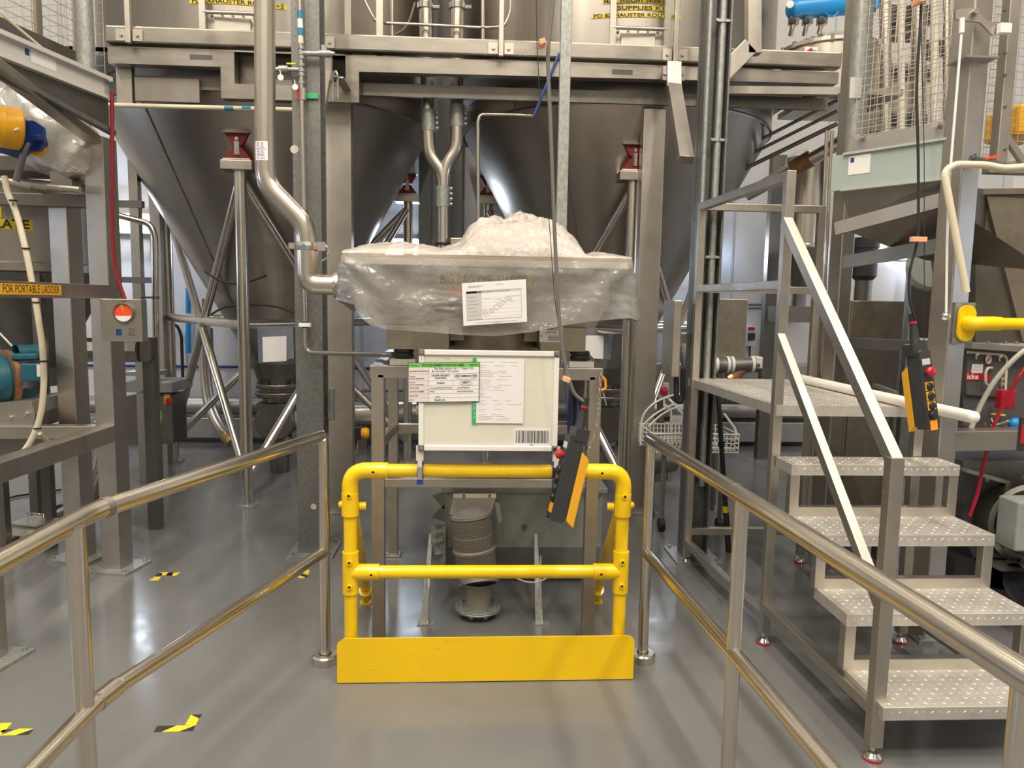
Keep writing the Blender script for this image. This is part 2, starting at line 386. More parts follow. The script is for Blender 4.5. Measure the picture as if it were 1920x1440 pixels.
# ================================================================ yellow guard rail with kick plate
GY = 3.225; PR = .0295
gl_, gr_ = at(657, 1000, Y=GY).x, at(1166, 1000, Y=GY).x
zt = (at(910, 883, Y=GY).z); zm = at(910, 1072, Y=GY).z
g = thing('guard_rail', 'bright yellow key clamp guard rail with a solid kick plate across the walkway', 'guard rail', ((gl_+gr_)/2, GY, 0))
MB().tube([(gl_+.08, GY, zt), (gr_-.08, GY, zt)], PR).build('top_rail', 'yellow_paint', g)
MB().tube([(gl_+.05, GY, zm), (gr_-.05, GY, zm)], PR).build('mid_rail', 'yellow_paint', g)
def grub(b, p, d=V((0, -1, 0))):
    b.lathe([(.013, 0), (.012, .006), (.0075, .007), (.0075, .002), (0, .002)], p, d, seg=16, m=0)
    b.lathe([(.0055, .0045), (0, .0045)], p, d, seg=8, m=1)
for x, sgn in ((gl_, 1), (gr_, -1)):
    MB().tube([(x, GY, .19), (x, GY, zt-.05)], PR).build('post', 'yellow_paint', g)
    b = MB().tube([(x, GY, zt-.165), (x, GY, zt), (x+sgn*.165, GY, zt)], .0355, fillet=.075, fs=8)
    grub(b, V((x, GY-.036, zt-.105))); grub(b, V((x+sgn*.105, GY-.036, zt)))
    b.build('corner_elbow', ['yellow_paint', 'black_rubber'], g)
    b = MB().tube([(x, GY, zm-.095), (x, GY, zm+.095)], .036).tube([(x, GY, zm), (x+sgn*.125, GY, zm)], .036)
    grub(b, V((x, GY-.036, zm+.055))); grub(b, V((x, GY-.036, zm-.055))); grub(b, V((x+sgn*.095, GY-.036, zm)))
    b.build('tee_fitting', ['yellow_paint', 'black_rubber'], g)
    zc = at(657, 945, Y=GY).z
    fx, fy = at(687 if sgn > 0 else 1118, 1128, Z=0).x, at(687, 1128, Z=0).y
    b = MB().tube([(x, GY, zc-.05), (x, GY, zc+.05)], .0375)
    b.ball((x-sgn*.036, GY-.005, zc), .016); b.lathe([(.018, 0), (.018, .03)], (x+sgn*.035, GY+.02, zc-.015), (sgn, .2, 0), seg=16)
    b.tube([(x, GY, zc), V((x, GY, zc))+(V((fx, fy, .05))-V((x, GY, zc)))*.09], .034)
    b.build('swivel_collar', 'yellow_paint', g)
    rb_ = MB().tube([V((x, GY+.03, zc-.03)), V((fx, fy, .055))], PR).build('rear_brace', 'yellow_paint', g)
    d = (V((x, GY, zc))-V((fx, fy, .03))).normalized()
    b = MB().tube([V((fx, fy, .03))+d*.02, V((fx, fy, .03))+d*.10], .036); b.bx(fx-.03, fx+.03, fy-.05, fy+.05, 0, .012); b.bx(fx-.014, fx+.014, fy-.03, fy+.03, .0, .05)
    b.build('brace_foot', 'yellow_paint', rb_)
kl, kr = at(632, 1240, Y=3.18).x, at(1188, 1240, Y=3.187).x
kt = at(910, 1195, Y=3.18).z; kb = .006; ch = .03
def kick_mat():
    m = M['yellow_paint'].copy(); m.name = 'yellow_kick'; nt = m.node_tree; N = nt.nodes; L = nt.links; b = N['Principled BSDF']
    tc = N.new('ShaderNodeTexCoord'); mp = N.new('ShaderNodeMapping'); mp.inputs['Scale'].default_value = (5, 5, 30); L.new(tc.outputs['Object'], mp.inputs[0])
    n = N.new('ShaderNodeTexNoise'); n.inputs['Scale'].default_value = 1.3; n.inputs['Detail'].default_value = 6; L.new(mp.outputs[0], n.inputs['Vector'])
    r = N.new('ShaderNodeMapRange'); r.inputs['From Min'].default_value = .64; r.inputs['From Max'].default_value = .8; r.inputs['To Max'].default_value = .45; L.new(n.outputs['Fac'], r.inputs['Value'])
    mx = N.new('ShaderNodeMix'); mx.data_type = 'RGBA'; mx.inputs[6].default_value = (.90, .58, .002, 1); mx.inputs[7].default_value = (.22, .17, .03, 1)
    L.new(r.outputs[0], mx.inputs[0]); L.new(mx.outputs[2], b.inputs['Base Color']); M['yellow_kick'] = m
kick_mat()
poly = [(kl, 3.178, kb), (kr, 3.185, kb), (kr, 3.185, kt-ch)] + [(kr-ch+ch*math.cos(a), 3.185, kt-ch+ch*math.sin(a)) for a in (math.pi/8, math.pi/4, 3*math.pi/8, math.pi/2)] + [(kl+ch*1.1, 3.178, kt), (kl+.008, 3.178, kt-ch*.6), (kl, 3.178, kt-ch)]
MB().prism(poly, (0, .006, 0)).build('kick_plate', 'yellow_kick', g, bev=.0015)
# ================================================================ whiteboard clamped to the guard rail
BY = 3.165
def bp(px, py, dy=0): return at(px, py, Y=BY+dy)
tl, trr, bl, br = bp(784, 655), bp(1046, 659), bp(786, 846), bp(1047, 844)
x0, x1 = (tl.x+bl.x)/2, (trr.x+br.x)/2; z1, z0 = (tl.z+trr.z)/2, (bl.z+br.z)/2
wb = thing('whiteboard', 'cream framed whiteboard clamped upright to the yellow guard rail', 'board', ((x0+x1)/2, BY, z0))
MB().bx(x0+.012, x1-.012, BY-.004, BY+.004, z0+.012, z1-.012).build('writing_surface', 'board_white', wb)
fw_ = .022
b = MB(); b.bx(x0, x1, BY-.011, BY+.009, z1-fw_, z1); b.bx(x0, x1, BY-.011, BY+.009, z0, z0+fw_)
b.bx(x0, x0+fw_, BY-.011, BY+.009, z0+fw_, z1-fw_); b.bx(x1-fw_, x1, BY-.011, BY+.009, z0+fw_, z1-fw_)
bf_ = b.build('board_frame', 'board_rim', wb, bev=.003)
for cx, cz in ((x0+.012, z1-.012), (x1-.012, z1-.012), (x0+.012, z0+.012), (x1-.012, z0+.012)):
    b = MB().bx(cx-.013, cx+.013, BY-.0135, BY+.010, cz-.013, cz+.013, 0); b.lathe([(.007, 0), (.006, .003), (0, .003)], (cx, BY-.0135, cz), (0, -1, 0), m=1, seg=16)
    b.build('corner_cap', ['cable_grey', 'chrome'], bf_, bev=.003)
for px in (787, 1043):
    cx = at(px, 860, Y=BY).x
    b = MB().bx(cx-.016, cx+.016, BY-.002, BY+.004, z0-.045, z0+.02, 0); b.bx(cx-.009, cx+.009, BY-.004, BY+.004, zt+.03, z0-.02, 0)
    bb_ = b.build('board_bracket', 'cream_plastic', wb)
    b = MB()
    b.lathe([(.0335, -.013), (.0345, -.013), (.0345, .013), (.0335, .013)], (cx, GY, zt), (1, 0, 0), m=0, seg=32)
    b.bx(cx-.010, cx+.010, GY-.046, GY-.033, zt-.03, zt+.035, 1); b.bx(cx-.014, cx+.014, GY-.044, GY-.033, zt-.052, zt-.03, 0); b.hexbolt((cx, GY-.046, zt+.012), (0, -1, 0), .007, .005, 1)
    b.build('pipe_clip', ['blue_rubber', 'chrome'], bb_)
# barcode sticker belongs to the board
b = MB(); a0, a1 = bp(964, 802), bp(1031, 838); b.bx(a0.x, a1.x, BY-.0048, BY-.004, a1.z, a0.z, 0)
random.seed(5); xx = bp(967, 820).x; xe = bp(1029, 820).x; zz0, zz1 = bp(967, 830).z, bp(967, 807).z
while xx < xe:
    wd = random.choice((.0013, .0013, .0025, .0038)); b.bx(xx, min(xx+wd, xe), BY-.0054, BY-.0048, zz0, zz1, 1); xx += wd+random.choice((.0013, .0013, .0025, .0032))
b.text('BB1', ((a0.x+a1.x)/2, BY-.0054, bp(967, 834).z), (1, 0, 0), (0, 0, 1), .010, 1)
b.build('barcode_sticker', ['paper', 'ink'], wb)
b = MB(); p = bp(838, 672); b.text('Notes', (p.x, BY-.0046, p.z), (1, 0, 0), (0, 0, 1), .010, 0); b.build('printed_mark', 'ink_grey', wb)
b = MB(); p = bp(790, 672); b.text('notes', (x0+.011, BY-.0116, p.z), (0, 0, 1), (-1, 0, 0), .009, 0)
b.build('printed_mark', 'ink_grey', wb)
# ---------------------------------------------------------------- status card
SY = BY-.014
P = lambda px, py, d=0: at(px, py, Y=SY-d)
c00, c10, c01 = P(766, 754), P(897.5, 752), P(765, 681); ex = (c10-c00).normalized(); ez = V((0, 0, 1))
wd, hd = (c10-c00).length, c01.z-c00.z
s_ = tag(None or MB().bx(0, 1, 0, 1, 0, 1).build('tmp', 'paper'), 'x', 'x'); bpy.data.objects.remove(s_)
def card(b, u0, u1, v0, v1, d, m):
    q = [c00+ex*(wd*u)+ez*(hd*v)+V((0, -d, 0)) for u, v in ((u0, v0), (u1, v0), (u1, v1), (u0, v1))]
    b.add(q, [(0, 1, 2, 3)], m)
b = MB(); b.prism([c00+ex*(wd*u)+ez*(hd*v) for u, v in ((-.008, -.012), (1.008, -.012), (1.008, 1.012), (-.008, 1.012))], (0, .002, 0), 2)
card(b, 0, 1, 0, 1, .0006, 0); card(b, 0, .285, 0, .885, .001, 3); card(b, 0, 1, .885, 1, .001, 1)
def ln(v, u0=0, u1=1, h=.006): card(b, u0, u1, v-h/2, v+h/2, .0013, 4)
for v in (.73, .545, .41, .315, .215, .105): ln(v)
card(b, .283, .288, 0, .885, .0013, 4); card(b, .63, .633, .41, .73, .0013, 4)
def tx(s, u, v, size, m=2, al='CENTER', bold=True): b.text(s, c00+ex*(wd*u)+ez*(hd*v)+V((0, -.0015, 0)), ex, ez, size, m, al, bold)
tx('SITE EQUIPMENT STATUS LABEL', .49, .94, .0125)
tx('Workstation', .02, .938, .0065, 2, 'LEFT'); tx('Maintenance', .98, .942, .0065, 2, 'RIGHT')
for s, v in (('EQUIPMENT DESCRIPTION', .79), ('STATUS', .655), ('(circle as appropriate)', .605), ('STATUS', .5), ('(circle as appropriate)', .45), ('PRINT NAME', .36), ('CONTACT NUMBER', .265), ('SIGNATURE', .16), ('DATE', .055)): tx(s, .012, v, .0068, 2, 'LEFT')
tx('UNDER PROJECT', .455, .675, .0105); tx('CONTROL', .455, .61, .0105); tx('DECOMMISSIONED', .815, .655, .0105); tx('CLEAN', .455, .48, .0105); tx('DIRTY', .815, .48, .0105)
tx('Big Bag station for 1 Tipper K2', .64, .855, .013, 2, 'CENTER', False); tx('& conveyor VS outlet', .52, .785, .013, 2, 'CENTER', False)
def scrib(u0, u1, v, n, a, r=.0007, seed=1):
    random.seed(seed); b.tube([c00+ex*(wd*(u0+(u1-u0)*i/n))+ez*(hd*(v+random.uniform(-a, a)))+V((0, -.0016, 0)) for i in range(n+1)], r, 2, 5)
def ring(u, v, ru, rv):
    b.tube([c00+ex*(wd*(u+ru*math.cos(2*math.pi*i/28)))+ez*(hd*(v+rv*math.sin(2*math.pi*i/28)))+V((0, -.0016, 0)) for i in range(29)], .0006, 4, 5, closed=True)
ring(.815, .655, .168, .075); ring(.815, .48, .088, .052)
scrib(.30, .62, .36, 26, .012, seed=3); scrib(.69, .87, .36, 16, .012, seed=4); scrib(.30, .37, .265, 8, .012, seed=5); scrib(.69, .92, .265, 20, .012, seed=6); scrib(.38, .45, .135, 8, .012, seed=7); scrib(.37, .52, .05, 14, .016, .0011, 8)
tag(b.build('status_card', ['paper', 'green_label', 'ink', 'paper_pink', 'ink_grey']), 'white site equipment status label with a green header, tilted on the whiteboard', 'sign')
# ---------------------------------------------------------------- document in a clear punched pocket
DY = BY-.0085
Q = lambda px, py, d=0: at(px, py, Y=DY-d)
q0, q1 = Q(893, 672), Q(981, 794)
t = thing('document_pocket', 'typed document in a clear pocket with a green punched edge, on the whiteboard', 'document', ((q0.x+q1.x)/2, DY, q1.z))
b = MB(); b.bx(q0.x, q1.x, DY-.001, DY, q1.z, q0.z, 0)
random.seed(11)
for i in range(34):
    v = .95-.027*i
    if i in (1, 4, 9, 17, 21, 26, 29): continue
    z = q1.z+(q0.z-q1.z)*v; x = q0.x+.012; u = x
    for kk in range(random.randint(1, 3)):
        l_ = random.uniform(.02, .07); 
        if u+l_ > q1.x-.008: break
        b.bx(u, u+l_, DY-.0016, DY-.001, z-.0008, z+.0008, 1); u += l_+random.uniform(.006, .04)
b.build('typed_sheet', ['paper', 'ink_faint'], t)
b = MB(); g0, g1 = Q(886.5, 671), Q(892.5, 795); b.bx(g0.x, g1.x, DY-.0012, DY-.0002, g1.z, g0.z, 0)
for py in (757, 766, 776, 782, 763, 690): p = Q(889.5, py); b.lathe([(.0022, 0), (0, 0)], (p.x, DY-.0014, p.z), (0, -1, 0), m=1, seg=10)
b.build('punched_edge', ['green_strip', 'board_white'], t)
# ================================================================ hazard tape corner marks on the floor
def tape_mark(label, polys):
    b = MB()
    for m_, pp in polys: b.prism([at(x, y, Z=.0015) for x, y in pp], (0, 0, -.0014), m_)
    tag(b.build('floor_tape_mark', ['ink', 'yellow_label']), label, 'tape', 'yellow and black floor corner marks')
tape_mark('yellow and black tape corner on the floor beside the bent handrail, nearest the kick plate', [
    (0, [(288, 1372), (295, 1361), (332, 1360), (303, 1372)]), (1, [(303, 1372), (332, 1360), (366, 1360), (337, 1371)]), (0, [(337, 1371), (366, 1360), (362, 1370)]),
    (1, [(347, 1359), (358, 1340), (373, 1347), (367, 1360)]), (0, [(358, 1340), (379, 1339), (373, 1347)])])
tape_mark('yellow and black tape corner on the floor at the frame edge, under the near rail', [
    (1, [(-30, 1378), (-10, 1356), (23, 1355), (2, 1378)]), (1, [(0, 1379), (36, 1366), (64, 1366), (30, 1378)]), (0, [(30, 1378), (64, 1366), (54, 1377)]), (0, [(0, 1371), (8, 1368), (24, 1367), (4, 1374)])])
tape_mark('yellow and black tape corner on the floor beside the control box column', [
    (1, [(279, 1088), (290, 1081), (303, 1081), (296, 1088)]), (0, [(290, 1081), (296, 1074), (304, 1074), (303, 1081)]), (1, [(298, 1073), (316, 1073), (319, 1076), (304, 1079)]), (0, [(316, 1073), (326, 1073), (322, 1079), (310, 1079)]), (1, [(322, 1074), (338, 1073), (330, 1079), (316, 1079)])])
tape_mark('yellow and black tape corner on the floor at the foot of the tall grey column', [
    (1, [(566, 1076), (576, 1068), (581, 1069), (578, 1078)]), (0, [(562, 1079), (567, 1075), (579, 1079), (575, 1083)]), (1, [(558, 1083), (562, 1079), (573, 1082), (568, 1084)])])
# ================================================================ checker plate steps up to a small platform
def lozenges(b, o, ud, vd, nd, U, Vv, m=0, pitch=.034, L=.011, Wd=.0035, h=.0022):
    nu, nv = int(U/pitch), int(Vv/pitch); s2 = math.sqrt(.5)
    for i in range(nu):
        for j in range(nv):
            c = o + ud*((i+.5)*U/nu) + vd*((j+.5)*Vv/nv)
            a = (ud+vd)*s2 if (i+j) % 2 else (ud-vd)*s2; t = nd.cross(a)
            b.add([c-a*L, c-t*Wd, c+a*L, c+t*Wd, c-a*L*.45+nd*h, c+a*L*.45+nd*h], [(0, 1, 4), (1, 5, 4), (1, 2, 5), (2, 3, 5), (3, 4, 5), (3, 0, 4)], m)
mat('checker_plate', (.70, .67, .62), .45, .75, rvar=.08, var=.06, scale=(8, 8, 8))
XL = lambda y: 1.53-.0475*(y-2.525)
XR = 2.305; XRP = 2.235
st = thing('access_steps', 'stainless checker plate steps with a small railed platform beside the walkway', 'steps', (1.9, 3.6, 0))
steps = [(2.525, .235), (2.80, .475), (3.06, .72), (3.33, .97)]
PYF, PYB, PZ = 3.51, 4.80, 1.22
S = .045
for i, (yf, z) in enumerate(steps):
    yb = (steps[i+1][0]+.03 if i < 3 else PYF)
    x0 = XL(yf)
    b = MB(); b.bx(x0+.003, XR, yf, yb, z-.052, z)
    lozenges(b, V((x0+.02, yf+.01, z)), V((1, 0, 0)), V((0, 1, 0)), V((0, 0, 1)), XR-x0-.03, yb-yf-.03)
    lozenges(b, V((x0+.02, yf, z-.045)), V((1, 0, 0)), V((0, 0, 1)), V((0, -1, 0)), XR-x0-.03, .045, pitch=.03, L=.013)
    b.build('tread', 'checker_plate', st, bev=.002)
    zb = steps[i-1][1] if i else .0
    for x in (x0+.003, XR-S):
        if i == 0 and x < 2: continue
        MB().bx(x, x+S, yf+.004, yf+.004+S, zb, z-.052).build('step_leg', 'steel_bright', st, bev=.002)
    if i:
        MB().bx(x0+S, XR-S, yf+.004, yf+.004+S, zb, zb+S).build('cross_bar', 'steel_bright', st, bev=.002)
b = MB(); x0 = XL(PYF)
b.prism([(x0, PYF, PZ-.05), (XRP, PYF, PZ-.05), (XRP, PYB, PZ-.05), (XL(PYB), PYB, PZ-.05)], (0, 0, .05))
lozenges(b, V((XL(PYF)-.0, PYF+.02, PZ)), V((1, 0, 0)), V((0, 1, 0)), V((0, 0, 1)), XRP-x0-.02, PYB-PYF-.04, h=.0016)
b.build('platform_deck', 'checker_plate', st, bev=.002)
def post(x, y, z0, z1, n='post', mm='steel_bright', s=S): return MB().bx(x, x+s, y, y+s, z0, z1).build(n, mm, st, bev=.003)
XP = XL(3.52)-.008; XB = XL(4.72)-.005
post(XP, 3.52, .06, 2.335); post(XB, 4.70, .04, 2.335)
post(1.512, 2.555, .055, 1.165, s=.05)
post(XRP-S, 3.52, .05, PZ-.05); post(XRP-S, 4.70, .05, 2.335)
p0, p1 = V((XP+S/2, 3.56, 2.312)), V((XB+S/2, 4.70, 2.312))
MB().bar(p0, p1, S, S).build('top_rail', 'steel_bright', st, bev=.003)
MB().bar((XB+S, 4.72, 2.312), (XRP-S, 4.72, 2.312), S, S).build('top_rail', 'steel_bright', st, bev=.003)
zz = 1.80
MB().bar((XP+S/2, 3.56, zz), (XB+S/2, 4.70, zz), S, S).build('mid_rail', 'steel_bright', st, bev=.003)
MB().bar((XB+S, 4.72, zz), (XRP-S, 4.72, zz), S, S).build('mid_rail', 'steel_bright', st, bev=.003)
MB().bar((1.486, 3.53, 2.10), (1.537, 2.575, 1.145), S, .05).build('stair_handrail', 'steel_bright', st, bev=.003)
q = at(1628, 1105, X=1.53)
MB().bar((1.486, 3.53, 1.555), (1.535, 2.59, q.z-.03), S*.9, .045).build('stair_mid_rail', 'steel_bright', st, bev=.003)
zl = .135
MB().bar((XB+S/2, 4.70, zl), (XP+S/2, 3.54, zl), S, S).build('base_rail', 'steel_bright', st, bev=.003)
MB().bar((XP+S/2, 3.52, zl+.06), (1.535, 2.60, zl+.06), S, S).build('base_rail', 'steel_bright', st, bev=.003)
MB().bar((XB+S, 4.72, zl+.08), (XRP-S, 4.72, zl+.08), S, S).build('base_rail', 'steel_bright', st, bev=.003)
MB().bar((XRP-S/2, 4.70, zl), (XRP-S/2, 2.60, zl+.06), S, S).build('base_rail', 'steel_bright', st, bev=.003)
for (x, y) in ((1.537, 2.58), (XP+S/2, 3.545), (XB+S/2, 4.722), (XRP-S/2, 3.545), (XRP-S/2, 4.722), (XR-S/2, 2.56)):
    b = MB(); b.lathe([(0, .06), (.007, .06), (.009, .035), (.022, .030), (.034, .016), (.036, .010)], (x, y, 0), m=0, seg=24); b.lathe([(.036, .010), (.037, .002), (.034, 0)], (x, y, 0), m=1, seg=24)
    b.build('levelling_foot', ['chrome', 'red_plastic'], st)
# ================================================================ bulk bag discharge station
ST = thing('bag_station_frame', 'satin stainless box frame carrying the plastic covered hopper behind the yellow rail', 'frame', (.08, 4.0, 0))
w6 = .062
FXL, FXR = -.474, .574
RY = 4.84; RXL, RXR = at(728, 900, Y=RY).x, at(1078, 900, Y=RY).x
for x, y in ((FXL, 3.57), (FXR, 3.57), (RXL, RY), (RXR, RY)):
    b = MB().bx(x, x+w6, y, y+w6, .012, 1.345); b.bx(x-.02, x+w6+.02, y-.02, y+w6+.02, 0, .012); b.build('leg', 'steel_frame', ST, bev=.004)
z1, z0 = 1.385, 1.325
for (a, c) in (((FXL, 3.57, z0), (FXR+w6, 3.57+w6, z1)), ((RXL-.03, RY, z0), (RXR+w6+.03, RY+w6, z1))):
    MB().bx(a[0]+.03, c[0]-.03, a[1], c[1], a[2], c[2]).build('top_bar', 'steel_frame', ST, bev=.004)
for x in (FXL-.005, FXR+.005): MB().bar((x+w6/2, 3.57, (z0+z1)/2), ((RXL if x < 0 else RXR)+w6/2, RY+w6, (z0+z1)/2), w6, w6).build('top_bar', 'steel_frame', ST, bev=.004)
MB().bx(FXL+w6, FXR, 3.575, 3.63, .79, .835).build('lower_bar', 'steel_frame', ST, bev=.004)
MB().bx(RXL+w6, RXR, RY, RY+.055, .83, .89).build('lower_bar', 'steel_frame', ST, bev=.004)
for x in (FXL, FXR): MB().bar((x+.03, 3.64, 1.0), ((RXL if x < 0 else RXR)+.03, RY, .86), .05, .05).build('side_bar', 'steel_frame', ST, bev=.004)
# hopper
HP = thing('bag_hopper', 'stainless discharge hopper with square mount blocks under the plywood lid', 'hopper', (.08, 4.05, 1.46))
for px in (757, 1087):
    c = at(px, 676, Y=3.65)
    b = MB().bx(c.x-.06, c.x+.06, 3.58, 3.70, 1.387, 1.415, 1); b.lathe([(.046, 1.415), (.05, 1.43), (.043, 1.44), (.05, 1.452), (.046, 1.462)], (c.x, 3.65, 0), m=0, seg=24)
    b.build('rubber_mount', ['black_rubber', 'white_paint'], HP)
b = MB().bx(-.405, -.105, 3.60, 4.45, 1.462, 1.575); b.bx(.335, .556, 3.60, 4.45, 1.462, 1.575); b.bx(-.105, .335, 3.75, 4.45, 1.50, 1.575)
b.build('mount_beam', 'brown_sheet', HP, bev=.003)
MB().lathe([(.20, 1.40), (.225, 1.45), (.245, 1.575)], (.115, 3.93, 0), seg=48).build('outlet_cone', 'brown_sheet', HP)
b = MB()
T = [(-.53, 3.58), (.66, 3.58), (.66, 4.62), (-.53, 4.62)]; Bm = [(-.46, 3.62), (.60, 3.62), (.60, 4.5), (-.46, 4.5)]
b.add([(x, y, 1.855) for x, y in T]+[(x, y, 1.70) for x, y in T]+[(x, y, 1.575) for x, y in Bm], [(i, (i+1) % 4, 4+(i+1) % 4, 4+i) for i in range(4)]+[(4+i, 4+(i+1) % 4, 8+(i+1) % 4, 8+i) for i in range(4)]+[(8, 9, 10, 11)])
b.build('hopper_body', 'steel_sheet', HP)
b = MB(); y0 = 3.578
for m_, pa, pb in ((0, (819, 514), (996, 534)), (1, (836, 537), (878, 551))):
    A, B = at(*pa, Y=y0), at(*pb, Y=y0); b.bx(A.x, B.x, y0-.002, y0, B.z, A.z, m_)
c = at(820, 524, Y=y0); b.text('BIG BAG DISCHARGE', (c.x+.012, y0-.003, c.z), (1, 0, 0), (0, 0, 1), .062, 2, 'LEFT', True, fit=.41)
b.build('name_label', ['yellow_label', 'orange_plastic', 'ink'], HP)
b = MB(); A, B = at(1012, 612, Y=3.597), at(1055, 642, Y=3.597); b.bx(A.x, B.x, 3.597, 3.6, B.z, A.z, 0)
dx, dz = B.x-A.x, A.z-B.z
b.text('POSITS', ((A.x+B.x)/2, 3.5965, B.z+dz*.9), (1, 0, 0), (0, 0, 1), .026, 1, bold=True); b.text('LIMITED', ((A.x+B.x)/2, 3.5965, B.z+dz*.62), (1, 0, 0), (0, 0, 1), .016, 1)
b.lathe([(.009, 0), (0, 0)], (A.x+dx*.42, 3.5962, B.z+dz*.92), (0, -1, 0), m=2, seg=16)
for i in range(4): b.bx(A.x+dx*.36, A.x+dx*(.9-.06*(i % 2)), 3.5963, 3.597, B.z+dz*(.40-.09*i)-.0012, B.z+dz*(.40-.09*i)+.0012, 1)
b.lathe([(.003, 0), (0, 0)], (A.x+dx*.08, 3.5962, B.z+dz*.38), (0, -1, 0), m=1, seg=8)
b.build('maker_plate', ['sign_white', 'ink', 'red_bright'], HP)
# plywood lid
b = MB().bx(-.572, .722, 3.45, 4.74, 1.857, 1.888, 1); b.bx(-.572, .722, 3.45, 4.74, 1.888, 1.900, 0)
tag(b.build('plywood_lid', ['plywood', 'board_rim'], bev=.002), 'wide plywood lid lying on the hopper under the clear plastic', 'lid')
# polythene sheet: bunched on the lid, hanging as a skirt round it
def lerp_list(L, x):
    if x <= L[0][0]: return L[0][1]
    for (a, va), (c, vc) in zip(L, L[1:]):
        if x <= c: return va+(vc-va)*(x-a)/(c-a)
    return L[-1][1]
botpx = [(640, 562), (652, 582), (668, 596), (690, 608), (725, 618), (800, 622), (870, 628), (930, 630), (1000, 622), (1050, 611), (1090, 605), (1178, 596)]
BOT = []
for a, c in botpx:
    p = at(a, c, Y=3.40); BOT.append((p.x, p.z))
XA, XC, YF_, YK = -.582, .734, 3.425, 4.74
def crumple(p, s=1.0):
    v = 0; a = 1
    for k in range(4):
        v += a*(1-2*abs(noise.noise(p*s))); s *= 2.1; a *= .5
    return v
def skirt(u, v):
    per = [(XC, YK), (XC, YF_), (XA, YF_), (XA, YK)]
    l1, l2 = YK-YF_, XC-XA; tot = 2*l1+l2; s = u*tot
    if s < l1: x, y, n = XC, YK-s, V((1, 0, 0)); zb = BOT[-1][1]+.02*math.sin(s*4)
    elif s < l1+l2: x, y, n = XC-(s-l1), YF_, V((0, -1, 0)); zb = lerp_list(BOT, x)
    else: x, y, n = XA, YF_+(s-l1-l2), V((-1, 0, 0)); zb = BOT[0][1]-.06*min(1, (s-l1-l2)*2)
    zt_ = 1.903
    z = zt_+(zb-zt_)*v
    f = min(1, v*4)
    dl, dr, dz_ = x-XA+.03, XC-x+.03, zt_-z+.015
    r_l, r_r = math.hypot(dl, dz_), math.hypot(dr, dz_)
    wob = noise.noise(V((x*2.2, z*3, y)))*1.6
    fl_ = math.sin(math.atan2(dz_, dl)*11+wob)*min(.09, r_l*.16)*max(0, 1-r_l/.75)
    fr_ = math.sin(math.atan2(dz_, dr)*9+wob+1)*min(.09, r_r*.16)*max(0, 1-r_r/.75)
    cl = max(0, 1-math.hypot((x+.12)/.28, (z-(zt_-.22))/.09))
    d = .34*f*(fl_+fr_) + .0035*crumple(V((x*4+z*6, z*9, y*3)), 1.2)*f + .012*cl*crumple(V((x*9, z*26, 2)), 1.0) + .004*noise.noise(V((x*3, z*4, y*3)))*f
    hang = .012*f + .02*v*v
    front = l1 <= s <= l1+l2
    if front:
        e = max(0, 1-abs(x-.16)/.62); d -= .018*math.sin(min(1, v)*math.pi)*e
        xe = min(1, max(0, (x-XA)/.10)); 
        if x < XA+.14: x += .05*v*v*(1-(x-XA)/.14)
    return V((x, y, z)) + n*(hang+d)
prof = [(640, 500), (650, 483), (665, 474), (700, 466), (760, 463), (800, 466), (830, 473), (850, 467), (866, 458), (880, 440), (900, 428), (925, 425), (945, 429), (958, 419), (975, 414), (990, 419), (1005, 419), (1030, 429), (1055, 443), (1072, 462), (1078, 480), (1092, 484), (1110, 479), (1130, 483), (1150, 487), (1170, 493), (1182, 502)]
PH = []
for a, c in prof:
    p = at(a, c, Y=3.85); PH.append((p.x, p.z-1.903))
def bunch(u, v):
    x = XA+(XC-XA)*u; y = YF_+(YK-YF_)*v
    xs = x*3.85/(y if y > 3.85 else 3.85-.4*(3.85-y))       # the heap is widest at its middle
    h = max(.004, lerp_list(PH, x))
    sh = math.sin(math.pi*min(1, v/.66 if v < .33 else .5+(v-.33)/1.34))**.55 if 0 < v < 1 else 0
    c = crumple(V((x*5.5, y*5.5, 3.7+h*3)), 1.0)+.42*crumple(V((x*17+y*5, y*13-x*6, 1.7)), 1.0)
    amp = .007+.27*min(h, .2)
    z = 1.903 + h*sh*(1.0 if v > .28 else 1) + c*amp*(sh*.9)*(0.55)
    return V((x+.3*amp*noise.noise(V((x*6, y*6, 9)))*sh, y+.5*amp*noise.noise(V((x*6, y*6, 1)))*sh, max(1.9035, z)))
b = MB().grid(skirt, 220, 46, 0).grid(bunch, 170, 110, 1)
tag(b.build('plastic_sheet', ['film_clear', 'film_milky']), 'crumpled clear polythene sheet heaped on the lid and hanging round the hopper', 'plastic sheet')
# paper taped on the sheet
NY = 3.366
c = [at(866, 531, Y=NY), at(986, 523.5, Y=NY), at(988, 607, Y=NY), at(869, 611, Y=NY)]
ex = (c[1]-c[0]).normalized(); ey = (c[0]-c[3]).normalized(); W_, H_ = (c[1]-c[0]).length, (c[0]-c[3]).length; nn = ex.cross(ey).normalized()
b = MB(); b.prism([c[3]+ex*(W_*u)+ey*(H_*v) for u, v in ((0, 0), (1, 0), (1, 1), (0, 1))], -nn*.001, 0)
def pq(u0, u1, v0, v1, m, d=.0006): b.add([c[3]+ex*(W_*u)+ey*(H_*v)+nn*d for u, v in ((u0, v0), (u1, v0), (u1, v1), (u0, v1))], [(0, 1, 2, 3)], m)
pq(.06, .92, .12, .80, 1); pq(.065, .915, .127, .745, 0, .0009); pq(.065, .30, .127, .79, 2, .0011); pq(.065, .915, .745, .793, 2, .0011)
for i in range(6): pq(.09, .20+.03*(i % 3), .655-.085*i-.006, .655-.085*i+.006, 1, .0014)
for i in range(6): pq(.30, .915, .655-.085*i-.05, .655-.085*i-.047, 2, .0013)
